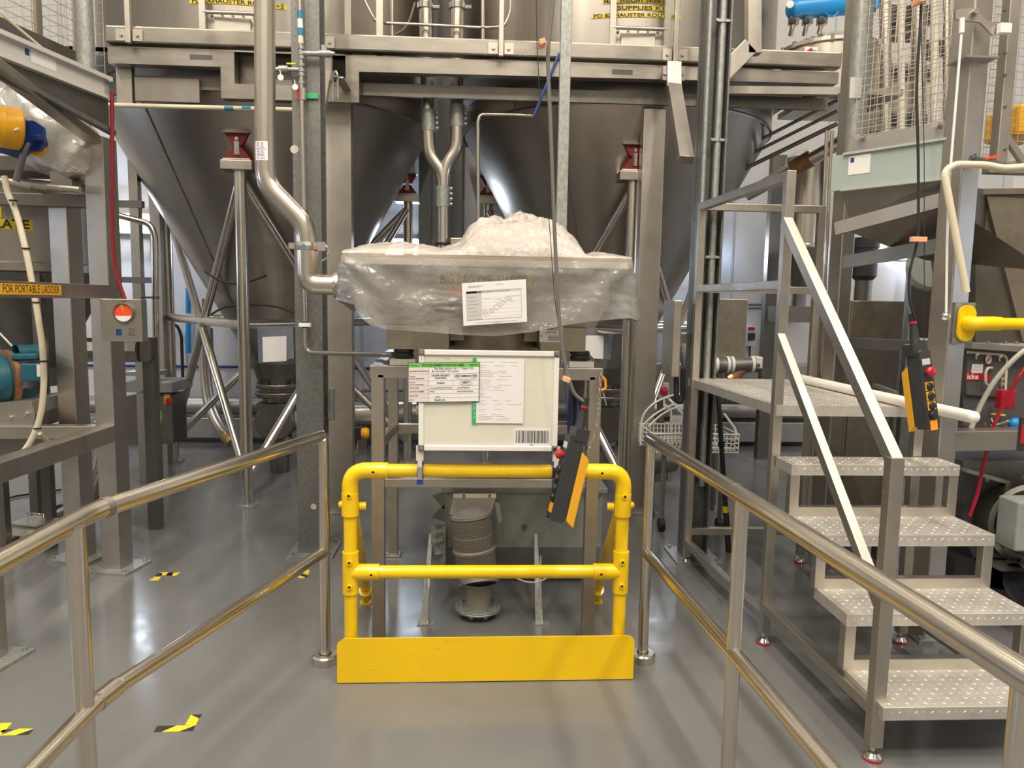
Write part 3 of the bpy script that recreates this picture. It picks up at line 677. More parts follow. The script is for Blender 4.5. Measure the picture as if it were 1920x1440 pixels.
for u0, u1, v in ((.09, .33, .92), (.09, .27, .895), (.53, .64, .93), (.2, .85, .055), (.47, .57, .03), (.33, .45, .60), (.5, .62, .58), (.66, .915, .635), (.74, .8, .5)): pq(u0, u1, v-.006, v+.006, 2, .0013)
b.text('SITE EQUIPMENT STATUS LABEL', c[3]+ex*(W_*.49)+ey*(H_*.768)+nn*.0015, ex, ey, .0105, 1, bold=True)
dg_ = (ex*math.cos(.56)+ey*math.sin(.56)); dgu = (ey*math.cos(.56)-ex*math.sin(.56))
b.text('ffective', c[3]+ex*(W_*.54)+ey*(H_*.43)+nn*.0015, dg_, dgu, .052, 2)
tag(b.build('paper_notice', ['paper', 'ink_grey', 'paper_grey']), 'white printed status sheet taped to the hanging plastic above the whiteboard', 'paper')
# ---------------------------------------------------------------- grey feeder bin under the frame
FB = thing('feeder_bin', 'grey green sheet metal feeder bin under the hopper frame', 'bin', (.3, 4.4, .1))
b = MB(); b.prism([(-.137, 4.20, .62), (-.137, 4.20, .28), (-.137, 4.28, .14), (-.137, 4.72, .14), (-.137, 4.78, .62)], (.91, 0, 0))
b.build('bin_body', 'bin_grey', FB, bev=.006)
MB().bx(-.16, .80, 4.185, 4.80, .605, .635).build('bin_rim', 'bin_grey', FB, bev=.004)
for px, py in ((983, 988), (1122, 926)):
    p = at(px, py, Y=4.2); b = MB().hexbolt(p, (0, -1, 0), .014, .012); b.lathe([(.018, 0), (.018, .004), (0, .004)], p, (0, -1, 0), seg=16); b.build('bolt', 'steel_dark', FB)
for px in (800, 1016):
    f = at(px, 1172, Z=0); ttop = V((f.x+.02, 4.22, .30))
    b = MB(); b.add([(f.x-.035, f.y, 0), (f.x, f.y, 0), (f.x+.003, f.y+.14, .33), (f.x-.003, f.y+.14, .33)], [(0, 1, 2, 3)])
    b.prism([(f.x-.035, f.y, 0), (f.x+.002, f.y, 0), (f.x+.002, 4.2, .36), (f.x-.012, 4.2, .36)], (.0, .006, .0)); b.prism([(f.x, f.y, 0), (f.x, f.y+.10, 0), (f.x, 4.26, .36), (f.x, 4.2, .36)], (.006, 0, 0))
    b.bx(f.x-.05, f.x+.04, f.y-.01, f.y+.05, 0, .006); b.build('leg', 'galvanised_pale', FB)
b = MB()
for py in (985, 1000, 1016, 1040):
    p = at(822, py, Y=4.15); b.box(p, (.05, .03, .016), rot=.5)
p0, p1 = at(808, 1060, Y=4.15), at(836, 990, Y=4.15); b.bx(p0.x, p1.x, 4.15, 4.17, p0.z, p1.z)
b.build('side_hinge', 'galvanised_pale', FB)
b = MB()
for py, k in ((940, 1), (962, -1)):
    p = at(830, py, Y=4.18); b.prism([p+V((-.06, 0, .03*k)), p+V((.01, 0, .05)), p+V((.01, 0, -.05))], (0, .03, 0))
b.build('side_lug', 'steel_dark', FB)
# perforated sleeve and drop pipe in front of the bin
SP = thing('drop_pipe', 'perforated steel sleeve and flanged drop pipe standing before the grey bin', 'pipe', (.05, 3.93, 0))
SY_ = 3.95
t0, t1 = at(882, 962, Y=SY_), at(893, 1063, Y=SY_)
ax = (t0-t1).normalized(); Ls = (t0-t1).length; rs = .112
b = MB(); b.lathe([(rs, 0), (rs, Ls*.30), (rs+.006, Ls*.32), (rs+.006, Ls*.36), (rs, Ls*.38), (rs, Ls*.95), (rs+.006, Ls*.97), (rs+.004, Ls)], t1, ax, m=0, seg=48)
sx, sy, _ = frame_of(ax)
for j in range(27):
    hh = Ls*(.03+.035*j)
    if .29 < hh/Ls < .40 or .60 < hh/Ls < .66: continue
    for i in range(56):
        a = 2*math.pi*(i+.5*(j % 2))/56; n_ = sx*math.cos(a)+sy*math.sin(a); cc = t1+ax*hh+n_*(rs+.0008); tt = ax.cross(n_)
        b.add([cc+tt*math.cos(k*math.pi/3)*.0037+ax*math.sin(k*math.pi/3)*.0037 for k in range(6)], [tuple(range(6))], 1)
b.build('perforated_sleeve', ['sleeve_grey', 'black_plastic'], SP)
h0 = at(850, 930, Y=4.12); h1 = at(930, 930, Y=4.12)
b = MB()
b.add([h0, h1, t0+V((rs, -.02, .0)), t0+V((-rs, -.02, .0)), t0+V((0, -rs, -.012))], [(0, 1, 2, 4), (0, 4, 3)], 0)
b.lathe([(rs, 0), (rs*.6, .02), (0, .028)], t0, ax, m=0, seg=32)
b.prism([h0+V((0, 0, -.01)), h1+V((0, 0, -.01)), h1+V((0, 0, .015)), h0+V((0, 0, .015))], (0, -.02, 0), 1)
for px in (870, 918): b.hexbolt(at(px, 929, Y=4.10), (0, -1, 0), .008, .008, 2)
b.add([h1+V((-.01, -.01, -.03)), h1+V((.02, -.01, -.04)), h1+V((.035, -.03, -.14)), h1+V((.015, -.03, -.15))], [(0, 1, 2, 3)], 0)
b.build('inlet_hood', ['sleeve_grey', 'ivory_plastic', 'steel_dark'], SP)
cx = .055; cy = 3.9
b = MB().lathe([(rs, .205), (.07, .165), (.068, .10), (.068, .045)], (cx, cy, 0), seg=32); b.tube([(cx, cy, .17), t1], rs*.98); b.build('drop_tube', 'sleeve_grey', SP)
b = MB().lathe([(.066, .062), (.122, .062), (.125, .055), (.122, .050), (.125, .046), (.122, .038), (.066, .038)], (cx, cy, 0), seg=40)
for i in range(8):
    a = 2*math.pi*(i+.5)/8; p = V((cx+.098*math.cos(a), cy+.098*math.sin(a), .062)); b.hexbolt(p, (0, 0, 1), .012, .011); b.hexbolt(p-V((0, 0, .03)), (0, 0, -1), .012, .012)
b.build('flange', 'galvanised_pale', SP)
MB().lathe([(.074, .036), (.066, 0)], (cx, cy, 0), seg=32).build('floor_pipe', 'galvanised', SP)
tag(MB().tube([at(955, 1078, Y=3.76), at(985, 1092, Y=3.76), at(1012, 1092, Y=3.76), at(1038, 1076, Y=3.76)], .004, fillet=.06).build('hose', 'cable_pale'), 'thin pale hose sagging below the grey bin', 'hose')
# chain with an orange snap hook
CH = thing('chain', 'steel chain with an orange snap hook hung on the hopper frame leg', 'chain', at(1130, 860, Y=3.52))
pts = [at(1127, 700, Y=3.54), at(1124, 735, Y=3.53), at(1123, 770, Y=3.53), at(1118, 800, Y=3.53), at(1112, 822, Y=3.53), at(1104, 842, Y=3.53), at(1099, 862, Y=3.53)]
b = MB(); acc = []; 
for a, c_ in zip(pts, pts[1:]):
    n_ = max(1, int((c_-a).length/.021))
    for i in range(n_): acc.append((a+(c_-a)*(i/n_), (c_-a).normalized()))
for i, (p, d) in enumerate(acc):
    s_, u_, _ = frame_of(d); wv = s_ if i % 2 else u_
    b.tube([p+d*(.014*math.cos(2*math.pi*k/10))+wv*(.0065*math.sin(2*math.pi*k/10)) for k in range(11)], .0022, 0, 6, closed=True)
b.build('chain_links', 'chrome', CH)
b = MB().tube([at(1129, 706, Y=3.52), at(1135, 712, Y=3.52), at(1136, 728, Y=3.52), at(1128, 732, Y=3.52)], .006, fillet=.02); b.build('snap_hook', 'orange_plastic', CH)
MB().tube([at(1131, 735, Y=3.52), at(1137, 760, Y=3.52)], .003).build('hook_pin', 'chrome', CH)
# corrugated hose seen inside the frame
b = MB(); HX = at(1080, 800, Y=4.0)
prof_ = []
for i in range(60): prof_ += [(.045, i*.013), (.039, i*.013+.007)]
b.lathe(prof_, (HX.x, 4.0, .62), (0, 0, 1), seg=24)
tag(b.build('corrugated_hose', 'cable_grey'), 'grey corrugated hose standing inside the hopper frame behind the pendant', 'hose')
b = MB(); random.seed(3)
for i in range(5):
    a = at(1070+6*i, 722+8*i, Y=3.8); c_ = at(1066+5*i, 835, Y=3.8)
    b.tube([a, (a+c_)/2+V((random.uniform(-.02, .03), -.03, .0)), c_], .007, i % 2, fillet=.06)
tag(b.build('cable_bundle', ['blue_rubber', 'black_rubber']), 'tangle of dark blue and black cables inside the hopper frame', 'cables')
# ---------------------------------------------------------------- pendant controllers
def pendant(label, top, dn, face, cable, clip, wire_top, L=.34, Wd=.075, T=.085, buttons=True, cm='cable_grey', cr=.0075):
    """top: top centre, dn: unit vector down the body, face: unit vector out of the button face"""
    dn = dn.normalized(); face = (face-dn*face.dot(dn)).normalized(); sd = face.cross(dn).normalized()
    t = thing('pendant_controller', label, 'controller', top+dn*L)
    def P_(s, f, l): return top+sd*s+face*f+dn*l
    h = Wd/2
    b = MB()
    prof = [(-h, -.02), (-h*.8, T*.5), (h*.8, T*.5), (h, -.02)]
    b.prism([P_(s, f, 0) for s, f in prof], dn*L)
    b.prism([P_(s, f, -.035) for s, f in ((-h*1.02, -.035), (-h*1.02, T*.3), (h*1.02, T*.3), (h*1.02, -.035))], dn*.05)
    for s in (-1, 1): b.prism([P_(s*h, -.01, .03), P_(s*h*.78, T*.52, .03), P_(s*h*.60, T*.52, .03), P_(s*h*.8, 0, .03)], dn*(L-.02))
    body_ = b.build('pendant_body', 'black_plastic', t, bev=.004)
    b = MB(); b.prism([P_(-h*.98, -.02, .055), P_(h*.98, -.02, .055), P_(h*.86, -T*.72, .085), P_(-h*.86, -T*.72, .085)], dn*(L-.06)); b.build('back_shell', 'amber_label', t, bev=.004)
    fz = T*.5
    b = MB(); b.lathe([(.012, 0), (.012, .012), (.020, .014), (.021, .022), (.014, .030), (0, .032)], P_(0, fz, .085), face, seg=20); b.build('stop_button', 'red_plastic', body_)
    for l in (.145, .185, .225, .262):
        b = MB()
        if l < .23: b.prism([P_(-.021, fz+.001, l-.019), P_(.021, fz+.001, l-.019), P_(.021, fz+.001, l+.017), P_(-.021, fz+.001, l+.017)], face*.002, 1)
        b.lathe([(.0165, .002), (.0165, .007), (.013, .012), (0, .013)], P_(0, fz, l), face, m=0, seg=20); b.build('push_button', ['black_rubber', 'amber_label' if buttons else 'black_plastic'], body_)
    b = MB().prism([P_(-.02, fz, .03), P_(.02, fz, .03), P_(.02, fz, .055), P_(-.02, fz, .055)], face*.002); b.build('display_window', 'paper_grey', body_)
    b = MB().prism([P_(-.018, fz, .285), P_(.018, fz, .285), P_(.018, fz, .325), P_(-.018, fz, .325)], face*.002); b.build('warning_sticker', 'orange_plastic', body_)
    b = MB().tube([top+dn*.0, top-dn*.02, top-dn*.11], .032, r2=.013); b.tube([top-dn*.10, top-dn*.16], .013); b.lathe([(.0145, .118), (.0145, .128)], top, -dn, m=1); b.build('cable_gland', ['black_rubber', 'red_plastic'], t)
    MB().tube([top-dn*.14]+cable, cr, fillet=.10, seg=10).build('control_cable', cm, t)
    MB().tube(wire_top, .0016, seg=6).build('strain_wire', 'black_rubber', t)
    for c_, cd in clip:
        b = MB(); a_, u_, d_ = frame_of(cd)
        b.box(c_, (.062, .024, .02), 0, R=Matrix((a_, u_, d_)).transposed()); b.build('cable_clip', 'peach_plastic', t, bev=.002)
        if cd.z < .5: continue
    return t
CY = 2.98
tp = at(1083, 818, Y=CY); bt = at(1046, 975, Y=CY-.02)
pendant('black and amber pendant controller hanging in front of the guard rail and whiteboard', tp, bt-tp, V((-1, -.22, .1)),
        [at(1076, 740, Y=CY), at(1060, 690, Y=CY), at(1048, 600, Y=CY), at(1040, 440, Y=CY), at(1031, 200, Y=CY), at(1026, 95, Y=CY), at(1036, 20, Y=CY), at(1042, -120, Y=CY)],
        [(at(1062, 711, Y=CY-.02), V((.3, 0, 1))), (at(1016, 82, Y=CY-.01), V((-.35, 0, 1)))],
        [at(1064, 800, Y=CY), at(1059, 715, Y=CY), at(1052, 640, Y=CY), at(1040, 560, Y=CY), at(1030, 420, Y=CY), at(1012, 190, Y=CY), at(1006, 60, Y=CY), at(1005, -60, Y=CY)], L=.345, buttons=False)
tp = at(1718, 660, Y=3.0); bt = at(1736, 803, Y=2.97)
pendant('black and amber pendant controller with a red stop button hanging beside the steps platform', tp, bt-tp, V((.25, -1, .05)),
        [at(1716, 600, Y=3.0), at(1704, 560, Y=3.0), at(1704, 510, Y=3.0), at(1722, 450, Y=3.0), at(1722, 300, Y=3.0), at(1718, 160, Y=3.0), at(1728, 10, Y=3.0), at(1728, -120, Y=3.0)],
        [(at(1722, 449, Y=2.98), V((0, 0, 1))), (at(1722, 3, Y=2.98), V((-.15, 0, 1)))],
        [at(1733, 655, Y=3.0), at(1733, 300, Y=3.0), at(1724, -100, Y=3.0)], L=.31, cm='black_rubber', cr=.0055)
# ================================================================ silos on tripod legs
def on_drum(b, cx, cy, r, n0=0):
    for v in b.v[n0:]:
        e = v.y; dx = v.x-cx; v.y = cy - math.sqrt(max(.01, (r-e)**2-dx*dx))   # v.y holds the (negative) stand-off
def silo(name_label, cx, cy, wallet):
    t = thing('silo', name_label, 'silo', (cx, cy, 0))
    r = 1.43
    MB().lathe([(r, 3.24), (r, 5.9), (.3, 6.3)], (cx, cy, 0), seg=96).build('tank_shell', 'steel_sheet', t)
    MB().lathe([(r*.998, 3.24), (.245, 1.075)], (cx, cy, 0), seg=96).build('cone', 'steel_sheet', t)
    b = MB().lathe([(r+.004, 3.225), (r+.010, 3.24), (r+.004, 3.255)], (cx, cy, 0), seg=96)
    for a in (.35, 2.8, 4.2):
        d = V((math.cos(a), math.sin(a), 0)); b.bar(V((cx, cy, 3.22))+d*(r*.994), V((cx, cy, 1.10))+d*.262, .018, .006)
    b.build('weld_seam', 'steel_weld', t)
    b = MB().lathe([(.245, 1.075), (.20, .93), (.17, .88), (.205, .875), (.21, .865), (.21, .84), (.205, .83), (.17, .825), (.17, .80), (.21, .795), (.215, .785), (.215, .76), (.21, .75), (.15, .745), (.15, .70)], (cx, cy, 0), seg=40)
    for i in range(10):
        a = 2*math.pi*i/10; b.hexbolt((cx+.19*math.cos(a), cy+.19*math.sin(a), .875), (0, 0, 1), .012, .02)
    b.build('outlet_flange', 'steel_dark', t)
    legs = [(cx+(.05 if cx < 0 else -.055), cy-1.23), (cx-1.18, cy+.44), (cx+1.21, cy+.44)]
    zt_ = 2.67
    for k, (x, y) in enumerate(legs):
        leg_ = MB().tube([(x, y, .012), (x, y, zt_)], .047, seg=24).build('leg', 'steel_tube', t)
        b = MB().bx(x-.08, x+.08, y-.08, y+.08, 0, .012)
        for sx in (-1, 1):
            for sy in (-1, 1): b.hexbolt((x+.06*sx, y+.06*sy, .012), (0, 0, 1), .012, .018)
        b.build('base_plate', 'galvanised_pale', leg_)
        b = MB().bx(x-.125, x+.115, y-.09, y+.09, zt_, zt_+.07); b.bx(x-.11, x+.10, y-.08, y+.08, zt_+.07, zt_+.085); br_ = b.build('leg_bracket', 'steel_frame', t, bev=.004)
        z = zt_+.085; d = (V((cx, cy, 0))-V((x, y, 0))); d.z = 0; d.normalize()
        b = MB()
        b.prism([(x-.105, y-.05, z), (x+.095, y-.05, z), (x+.03, y-.05, z+.085), (x-.04, y-.05, z+.085)], (0, .10, 0), 0)
        b.prism([(x-.04, y-.05, z+.105), (x+.03, y-.05, z+.105), (x+.085, y-.05, z+.19), (x-.095, y-.05, z+.19)], (0, .10, 0), 0)
        b.bx(x-.024, x+.014, y-.06, y+.05, z+.03, z+.13, 1); b.lathe([(.017, 0), (.015, .012), (0, .012)], (x-.005, y-.05, z+.15), (0, -1, 0), m=1, seg=16)
        b.build('load_cell', ['red_paint', 'chrome'], br_)
        b = MB().bx(x-.105, x+.095, y-.08, y+.08, z+.19, z+.20)
        q0, q1 = V((x, y, z+.2)), V((cx, cy, 0))
        inner = V((cx, cy, 0))-d*1.17
        b.bx(x-.075, x+.065, y-.01, max(y+.05, y-.01), z+.2, z+.42)
        b.prism([(x-.075, y-.01, z+.2), V((inner.x-.075, inner.y, z+.2)), V((inner.x-.075, inner.y-.0, z+.42)), (x-.075, y-.01, z+.42)], (.14, 0, 0))
        b.build('tank_lug', 'steel_dark', t)
    zr = 1.48
    for a, c_ in ((0, 1), (0, 2), (1, 2)):
        A, B = V((*legs[a], 0)), V((*legs[c_], 0)); up = V((0, 0, 1))
        MB().tube([A+up*zr, B+up*zr], .040, seg=20).build('ring_pipe', 'steel_tube', t)
        MB().tube([A+up*2.62, B+up*.22], .036, seg=16).build('brace', 'steel_tube', t)
        MB().tube([B+up*2.62, A+up*.22], .036, seg=16).build('brace', 'steel_tube', t)
    # rotary valve and drive below the outlet
    v = thing('rotary_valve', 'dark rotary valve with a grey drive motor hung under the '+('first silo' if cx < 0 else 'second silo'), 'valve', (cx, cy, .2), 'rotary valves under the silos')
    b = MB().bx(cx-.17, cx+.17, cy-.17, cy+.17, .655, .695); b.lathe([(.17, -.18), (.185, -.16), (.185, .16), (.17, .18), (0, .18)], (cx, cy, .52), (0, 1, 0), seg=32); b.lathe([(.17, -.18), (0, -.18)], (cx, cy, .52), (0, 1, 0), seg=32)
    b.lathe([(.12, .36), (.13, .30), (.10, .24), (.09, 0)], (cx, cy, .0), seg=24)
    b.build('valve_body', 'steel_dark', v)
    b = MB().lathe([(.085, .0), (.09, .03), (.09, .12), (.075, .15), (0, .15)], (cx+.17, cy-.02, .52), (1, 0, 0), seg=24); b.bx(cx+.2, cx+.30, cy-.12, cy-.02, .47, .62); b.build('drive_motor', 'cable_pale', v)
    return t
CLX, CRX, CYY = -1.86, 1.34, 7.3
silo('big conical stainless silo on tripod legs, the one beside the control box column', CLX, CYY, 0)
silo('big conical stainless silo on tripod legs, the one beside the stairs and grey H column', CRX, CYY, 0)
# ladders, hatches and labels on the tanks
for cx, x0px, x1px, lab in ((CLX, 380, 484, 'first'), (CRX, 1149, 1251, 'second')):
    yl = 5.80
    t = thing('tank_ladder', f'pale stainless ladder standing against the {lab} silo tank on the mezzanine', 'ladder', (cx, yl, 3.585), 'ladders on the silo tanks')
    xa, xb = at(x0px, 40, Y=yl).x, at(x1px, 40, Y=yl).x
    for x in (xa, xb): MB().bx(x-.022, x+.022, yl-.012, yl+.012, 3.585, 5.6).build('stile', 'steel_bright', t)
    for i in range(7): MB().tube([(xa, yl, 3.75+.27*i), (xb, yl, 3.75+.27*i)], .014, seg=12).build('rung', 'steel_bright', t)
    h = thing('tank_hatch', f'bolted rectangular inspection hatch on the {lab} silo tank', 'hatch', (cx, 5.86, 3.62), 'tank inspection hatches')
    xm = (xa+xb)/2
    b = MB(); b.bx(xm-.19, xm+.19, -.016, -.004, 3.60, 3.765); b.bx(xm-.13, xm+.13, -.034, -.016, 3.63, 3.735)
    n = len(b.v)
    on_drum(b, cx, CYY, 1.43); hp_ = b.build('hatch_plate', 'steel_bright', h, bev=.003)
    b = MB()
    for i in range(5):
        for z in (3.615, 3.75):
            x = xm-.15+.075*i; yy = CYY-math.sqrt(1.446**2-(x-cx)**2); b.hexbolt((x, yy, z), (0, -1, 0), .010, .010)
    b.build('hatch_bolts', 'steel_dark', hp_)
def drum_label(name, lab, lines, cx):
    b = MB()
    for (xa, xb, ya, yb, s, off) in lines:
        A, B = at(xa, ya, Y=5.9), at(xb, yb, Y=5.9); n = 14
        for i in range(n):
            u0, u1 = A.x+(B.x-A.x)*i/n, A.x+(B.x-A.x)*(i+1)/n; b.add([(u0, -.004, B.z), (u1, -.004, B.z), (u1, -.004, A.z), (u0, -.004, A.z)], [(0, 1, 2, 3)], 0)
        b.text(s, ((A.x+B.x)/2+off, -.0055, (A.z+B.z)/2), (1, 0, 0), (0, 0, 1), (A.z-B.z)*1.22, 1, bold=True, fit=(B.x-A.x)*.95)
    on_drum(b, cx, CYY, 1.43)
    tag(b.build(name, ['yellow_label', 'ink']), lab, 'label')
drum_label('tank_label', 'yellow PD EXHAUSTER ROUTE +5 label stuck on the first silo tank', [(357, 535, -1, 15, 'PD EXHAUSTER ROUTE +5', 0)], CLX)
drum_label('tank_label', 'three line yellow MAX WEIGHT label stuck on the second silo tank', [(1130, 1250, -2, 11, 'MAX WEIGHT 2400KG', 0), (1156, 1246, 12, 24, 'SUPPLIES K1', 0), (1110, 1276, 24, 38, 'PD EXHAUSTER ROUTE +4', 0)], CRX)
# ================================================================ mezzanine round the silos
MZ = thing('mezzanine', 'stainless mezzanine deck and box beam edge wrapped round both silo tanks', 'platform', (0, 6.0, 3.3))
E0, E1 = 5.64, 5.74
xl_, xr_ = -2.60, 2.73
MB().bx(xl_, xr_, E0, E1, 3.468, 3.583).build('edge_beam', 'beam_steel', MZ, bev=.012)
b = MB()
for px in (750, 984): x = at(px, 95, Y=E0).x; b.bx(x-.002, x+.002, E0-.001, E0+.01, 3.47, 3.583)
b.build('beam_joint', 'steel_weld', MZ)
def xs(px, py): return at(px, py, Y=5.68).x
def zs(px, py): return at(px, py, Y=5.68).z
A = 3.448; Bz = 3.335; Lz1 = zs(480, 158); Lz0 = zs(480, 186)
xa, xb, xc, xd = xs(414, 150), xs(440, 150), xs(648, 150), xs(673, 150)
b = MB(); D = (0, .09, 0); y = 5.68
b.prism([(xl_, y, Bz), (xa, y, Bz), (xb, y, A), (xl_, y, A)], D); b.prism([(xa, y, Bz), (xa, y, Lz0), (xb, y, Lz1), (xb, y, A)], D)
b.prism([(xa, y, Lz0), (xd, y, Lz0), (xc, y, Lz1), (xb, y, Lz1)], D); b.prism([(xc, y, Lz1), (xd, y, Lz0), (xd, y, Bz), (xc, y, A)], D)
b.prism([(xd, y, Bz), (xr_, y, Bz+.03), (xr_, y, A), (xc, y, A)], D)
b.build('lower_beam', 'beam_steel', MZ, bev=.004)
b = MB()
for x0, x1, py in ((356, 398, 107), (1148, 1186, 135)):
    A_, B_ = at(x0, py-5, Y=5.68), at(x1, py+5, Y=5.68); MB().bx(A_.x, B_.x, 5.677, 5.68, B_.z, A_.z).build('beam_plate', 'charcoal', MZ)
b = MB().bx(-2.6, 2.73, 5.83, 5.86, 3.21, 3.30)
b.build('deck_joist', 'steel_dark', MZ)  # darkened steel colour stands in for the shade below the edge beam
b = MB()
for cx, x0, x1 in ((CLX, -3.35, -.42), (CRX, -.10, 2.73)):
    n = 72; y0, y1 = 5.74, 8.8; inner = []; outer = []
    for i in range(n):
        a = 2*math.pi*i/n; d = V((math.cos(a), math.sin(a), 0)); inner.append(V((cx, CYY, 3.46))+d*1.438)
        ts = [((x1 if d.x > 0 else x0)-cx)/d.x if abs(d.x) > 1e-6 else 9, ((y1 if d.y > 0 else y0)-CYY)/d.y if abs(d.y) > 1e-6 else 9]
        outer.append(V((cx, CYY, 3.46))+d*max(1.442, min(ts)))
    b.add(inner+outer, [(i, (i+1) % n, n+(i+1) % n, n+i) for i in range(n)])
    b.add([p-V((0, 0, .03)) for p in inner+outer], [(i, (i+1) % n, n+(i+1) % n, n+i) for i in range(n)])
b.build('deck_plate', 'steel_dark', MZ)
A_, B_ = at(254, 190, Y=5.80), at(374, 148, Y=5.80); MB().bx(A_.x, B_.x, 5.79, 5.83, A_.z, B_.z).build('skirt_panel', 'steel_sheet', MZ, bev=.004)
A_, B_ = at(221, 196, Y=5.80), at(247, 122, Y=5.80); MB().bx(A_.x, B_.x, 5.79, 5.85, A_.z, B_.z).build('stub_post', 'steel_frame', MZ)
for px in (241, 602, 940, 1268):
    p = at(px, 60, Y=5.62); x = p.x
    rp_ = MB().bx(x-.018, x+.018, 5.60, 5.636, 3.455, 5.4).build('rail_post', 'steel_bright', MZ, bev=.004)
    for s in (-1, 1):
        b = MB(); b.bx(x+s*.058-.034, x+s*.058+.034, 5.625, 5.64, 3.475, 3.555); b.hexbolt((x+s*.055, 5.625, 3.515), (0, -1, 0), .013, .012)
        b.build('post_bracket', 'steel_bright', rp_)
b = MB(); b.bar((xl_, 5.62, 4.55), (xr_, 5.62, 4.55), .03, .03); b.build('rail_bar', 'steel_bright', MZ)
# stub posts, wire guards between the tanks
b = MB()
for px, pt_ in ((662, 15), (719, 3)): 
    p = at(px, 60, Y=6.0); b = MB().bx(p.x-.024, p.x+.024, 5.76, 5.79, 3.46, 4.02 if px < 700 else 5.2); b.build('stub_post', 'steel_frame', MZ)
gt = thing('wire_guard', 'thin bent tube guard rails between the two silo tanks above the mezzanine', 'guard', at(830, 75, Y=6.0))
yy = 5.90
def G(px, py): return at(px, py, Y=yy)
MB().tube([G(683, -80), G(683, 0), G(705, 42), G(735, 44), G(792, 46), G(905, 52), G(945, 50), G(957, 25), G(957, -80)], .012, fillet=.04).build('guard_hoop', 'steel_tube', gt)
for px in (735, 905): MB().tube([G(px, -90), G(px+.5, 90)], .014).build('guard_post', 'steel_tube', gt)
for px in (735, 905): MB().ball(G(px, 45 if px < 800 else 51), .02).build('tube_joint', 'steel_tube', gt)
MB().tube([G(778, 5), G(768, 40), G(755, 58), G(738, 66)], .009, fillet=.05).build('bent_tube', 'cable_grey', gt)
# Y shaped suction pipe
YP = thing('suction_pipe', 'stainless Y shaped suction pipe coming down between the silos', 'pipe', at(830, 460, Y=5.95))
y = 6.0
W = lambda px, py: at(px, py, Y=y)
rp = .050
MB().tube([W(797, -100), W(799, 90), W(803, 262), W(806, 292), W(829, 322), W(831, 352)], rp, fillet=.12).build('branch_pipe', 'steel_tube', YP)
MB().tube([W(862, -100), W(857, 30), W(856, 90), W(857, 250), W(856, 280), W(834, 312), W(831, 352)], rp, fillet=.12).build('branch_pipe', 'steel_tube', YP)
MB().tube([W(831, 340), W(830, 480), V((W(830, 480).x, y, 1.96))], rp*.98).build('main_pipe', 'steel_tube', YP)
for a, c in (((803, 206), (804, 246)), ((857, 197), (857, 238)), ((830, 349), (830, 388))):
    b = MB().tube([W(*a), W(*c)], rp*1.12); p0, p1 = W(*a), W(*c)
    for i in range(4):
        p = p0+(p1-p0)*((i+.5)/4)+V((rp*1.15, -.01, 0)); b.hexbolt(p, (1, 0, 0), .016, .018)
    b.build('pipe_coupling', 'galvanised_pale', YP)
for px in (797, 857):
    p = W(px, 12); b = MB().tube([p-V((0, 0, .02)), p+V((0, 0, .02))], rp*1.25); b.hexbolt(p+V((rp*1.2, 0, 0)), (1, 0, 0), .02, .05); b.build('pipe_clamp', 'chrome', YP)
p = W(830, 458); b = MB().tube([p-V((0, 0, .012)), p+V((0, 0, .012))], rp*1.2); b.build('black_clamp', 'black_rubber', YP)
b = MB().bx(p.x+.06, p.x+.16, y-.06, y+.04, p.z-.03, p.z+.05); b.build('valve_head', 'brown_sheet', YP, bev=.01)
# thin conduit dropping beside the second silo cone
SR = thing('sample_line', 'thin stainless tube bent down in front of the second silo cone', 'pipe', at(893, 440, Y=6.2))
y = 5.92
MB().tube([W(893, 440) if 0 else at(897, 445, Y=y), at(896, 225, Y=y), at(902, 214, Y=y), at(965, 215, Y=y), at(1000, 217, Y=y)], .014, fillet=.03).build('tube_run', 'steel_tube', SR)
b = MB().tube([at(965, 205, Y=y), at(965, 219, Y=y)], .01); b.tube([at(965, 219, Y=y), at(965, 185, Y=y)], .004); b.build('tube_hanger', 'black_plastic', SR)
tag(MB().cyl(at(1049, 100, Y=5.61), at(1001, 217, Y=5.61), .011).build('pull_rod', 'blue_paint'), 'dark blue slanting pull rod crossing the mezzanine beam', 'rod')
# ================================================================ columns
def base_plate(x, y, w, d=None, n='galvanised_pale'):
    d = d or w; b = MB().bx(x-w, x+w, y-d, y+d, 0, .014)
    for sx in (-1, 1):
        for sy in (-1, 1): b.hexbolt((x+sx*w*.8, y+sy*d*.8, .014), (0, 0, 1), .014, .022)
    return b
def stub_column(lab, px_l, px_r, yb, zt_, Y):
    x0, x1 = at(px_l, 600, Y=Y).x, at(px_r, 600, Y=Y).x
    t = thing('support_column', lab, 'column', ((x0+x1)/2, Y+.08, 0))
    MB().bx(x0, x1, Y, Y+.12, .014, zt_).build('column_shaft', 'steel_frame', t, bev=.005)
    base_plate((x0+x1)/2, Y+.035, .13, .085).build('base_plate', 'galvanised_pale', t)
    return t
stub_column('satin stainless box column under the mezzanine, beside the tall grey column', 612, 660, 955, 3.19, 5.86)
stub_column('satin stainless box column under the mezzanine, beside the second silo leg', 1194, 1234, 957, 3.19, 5.86)
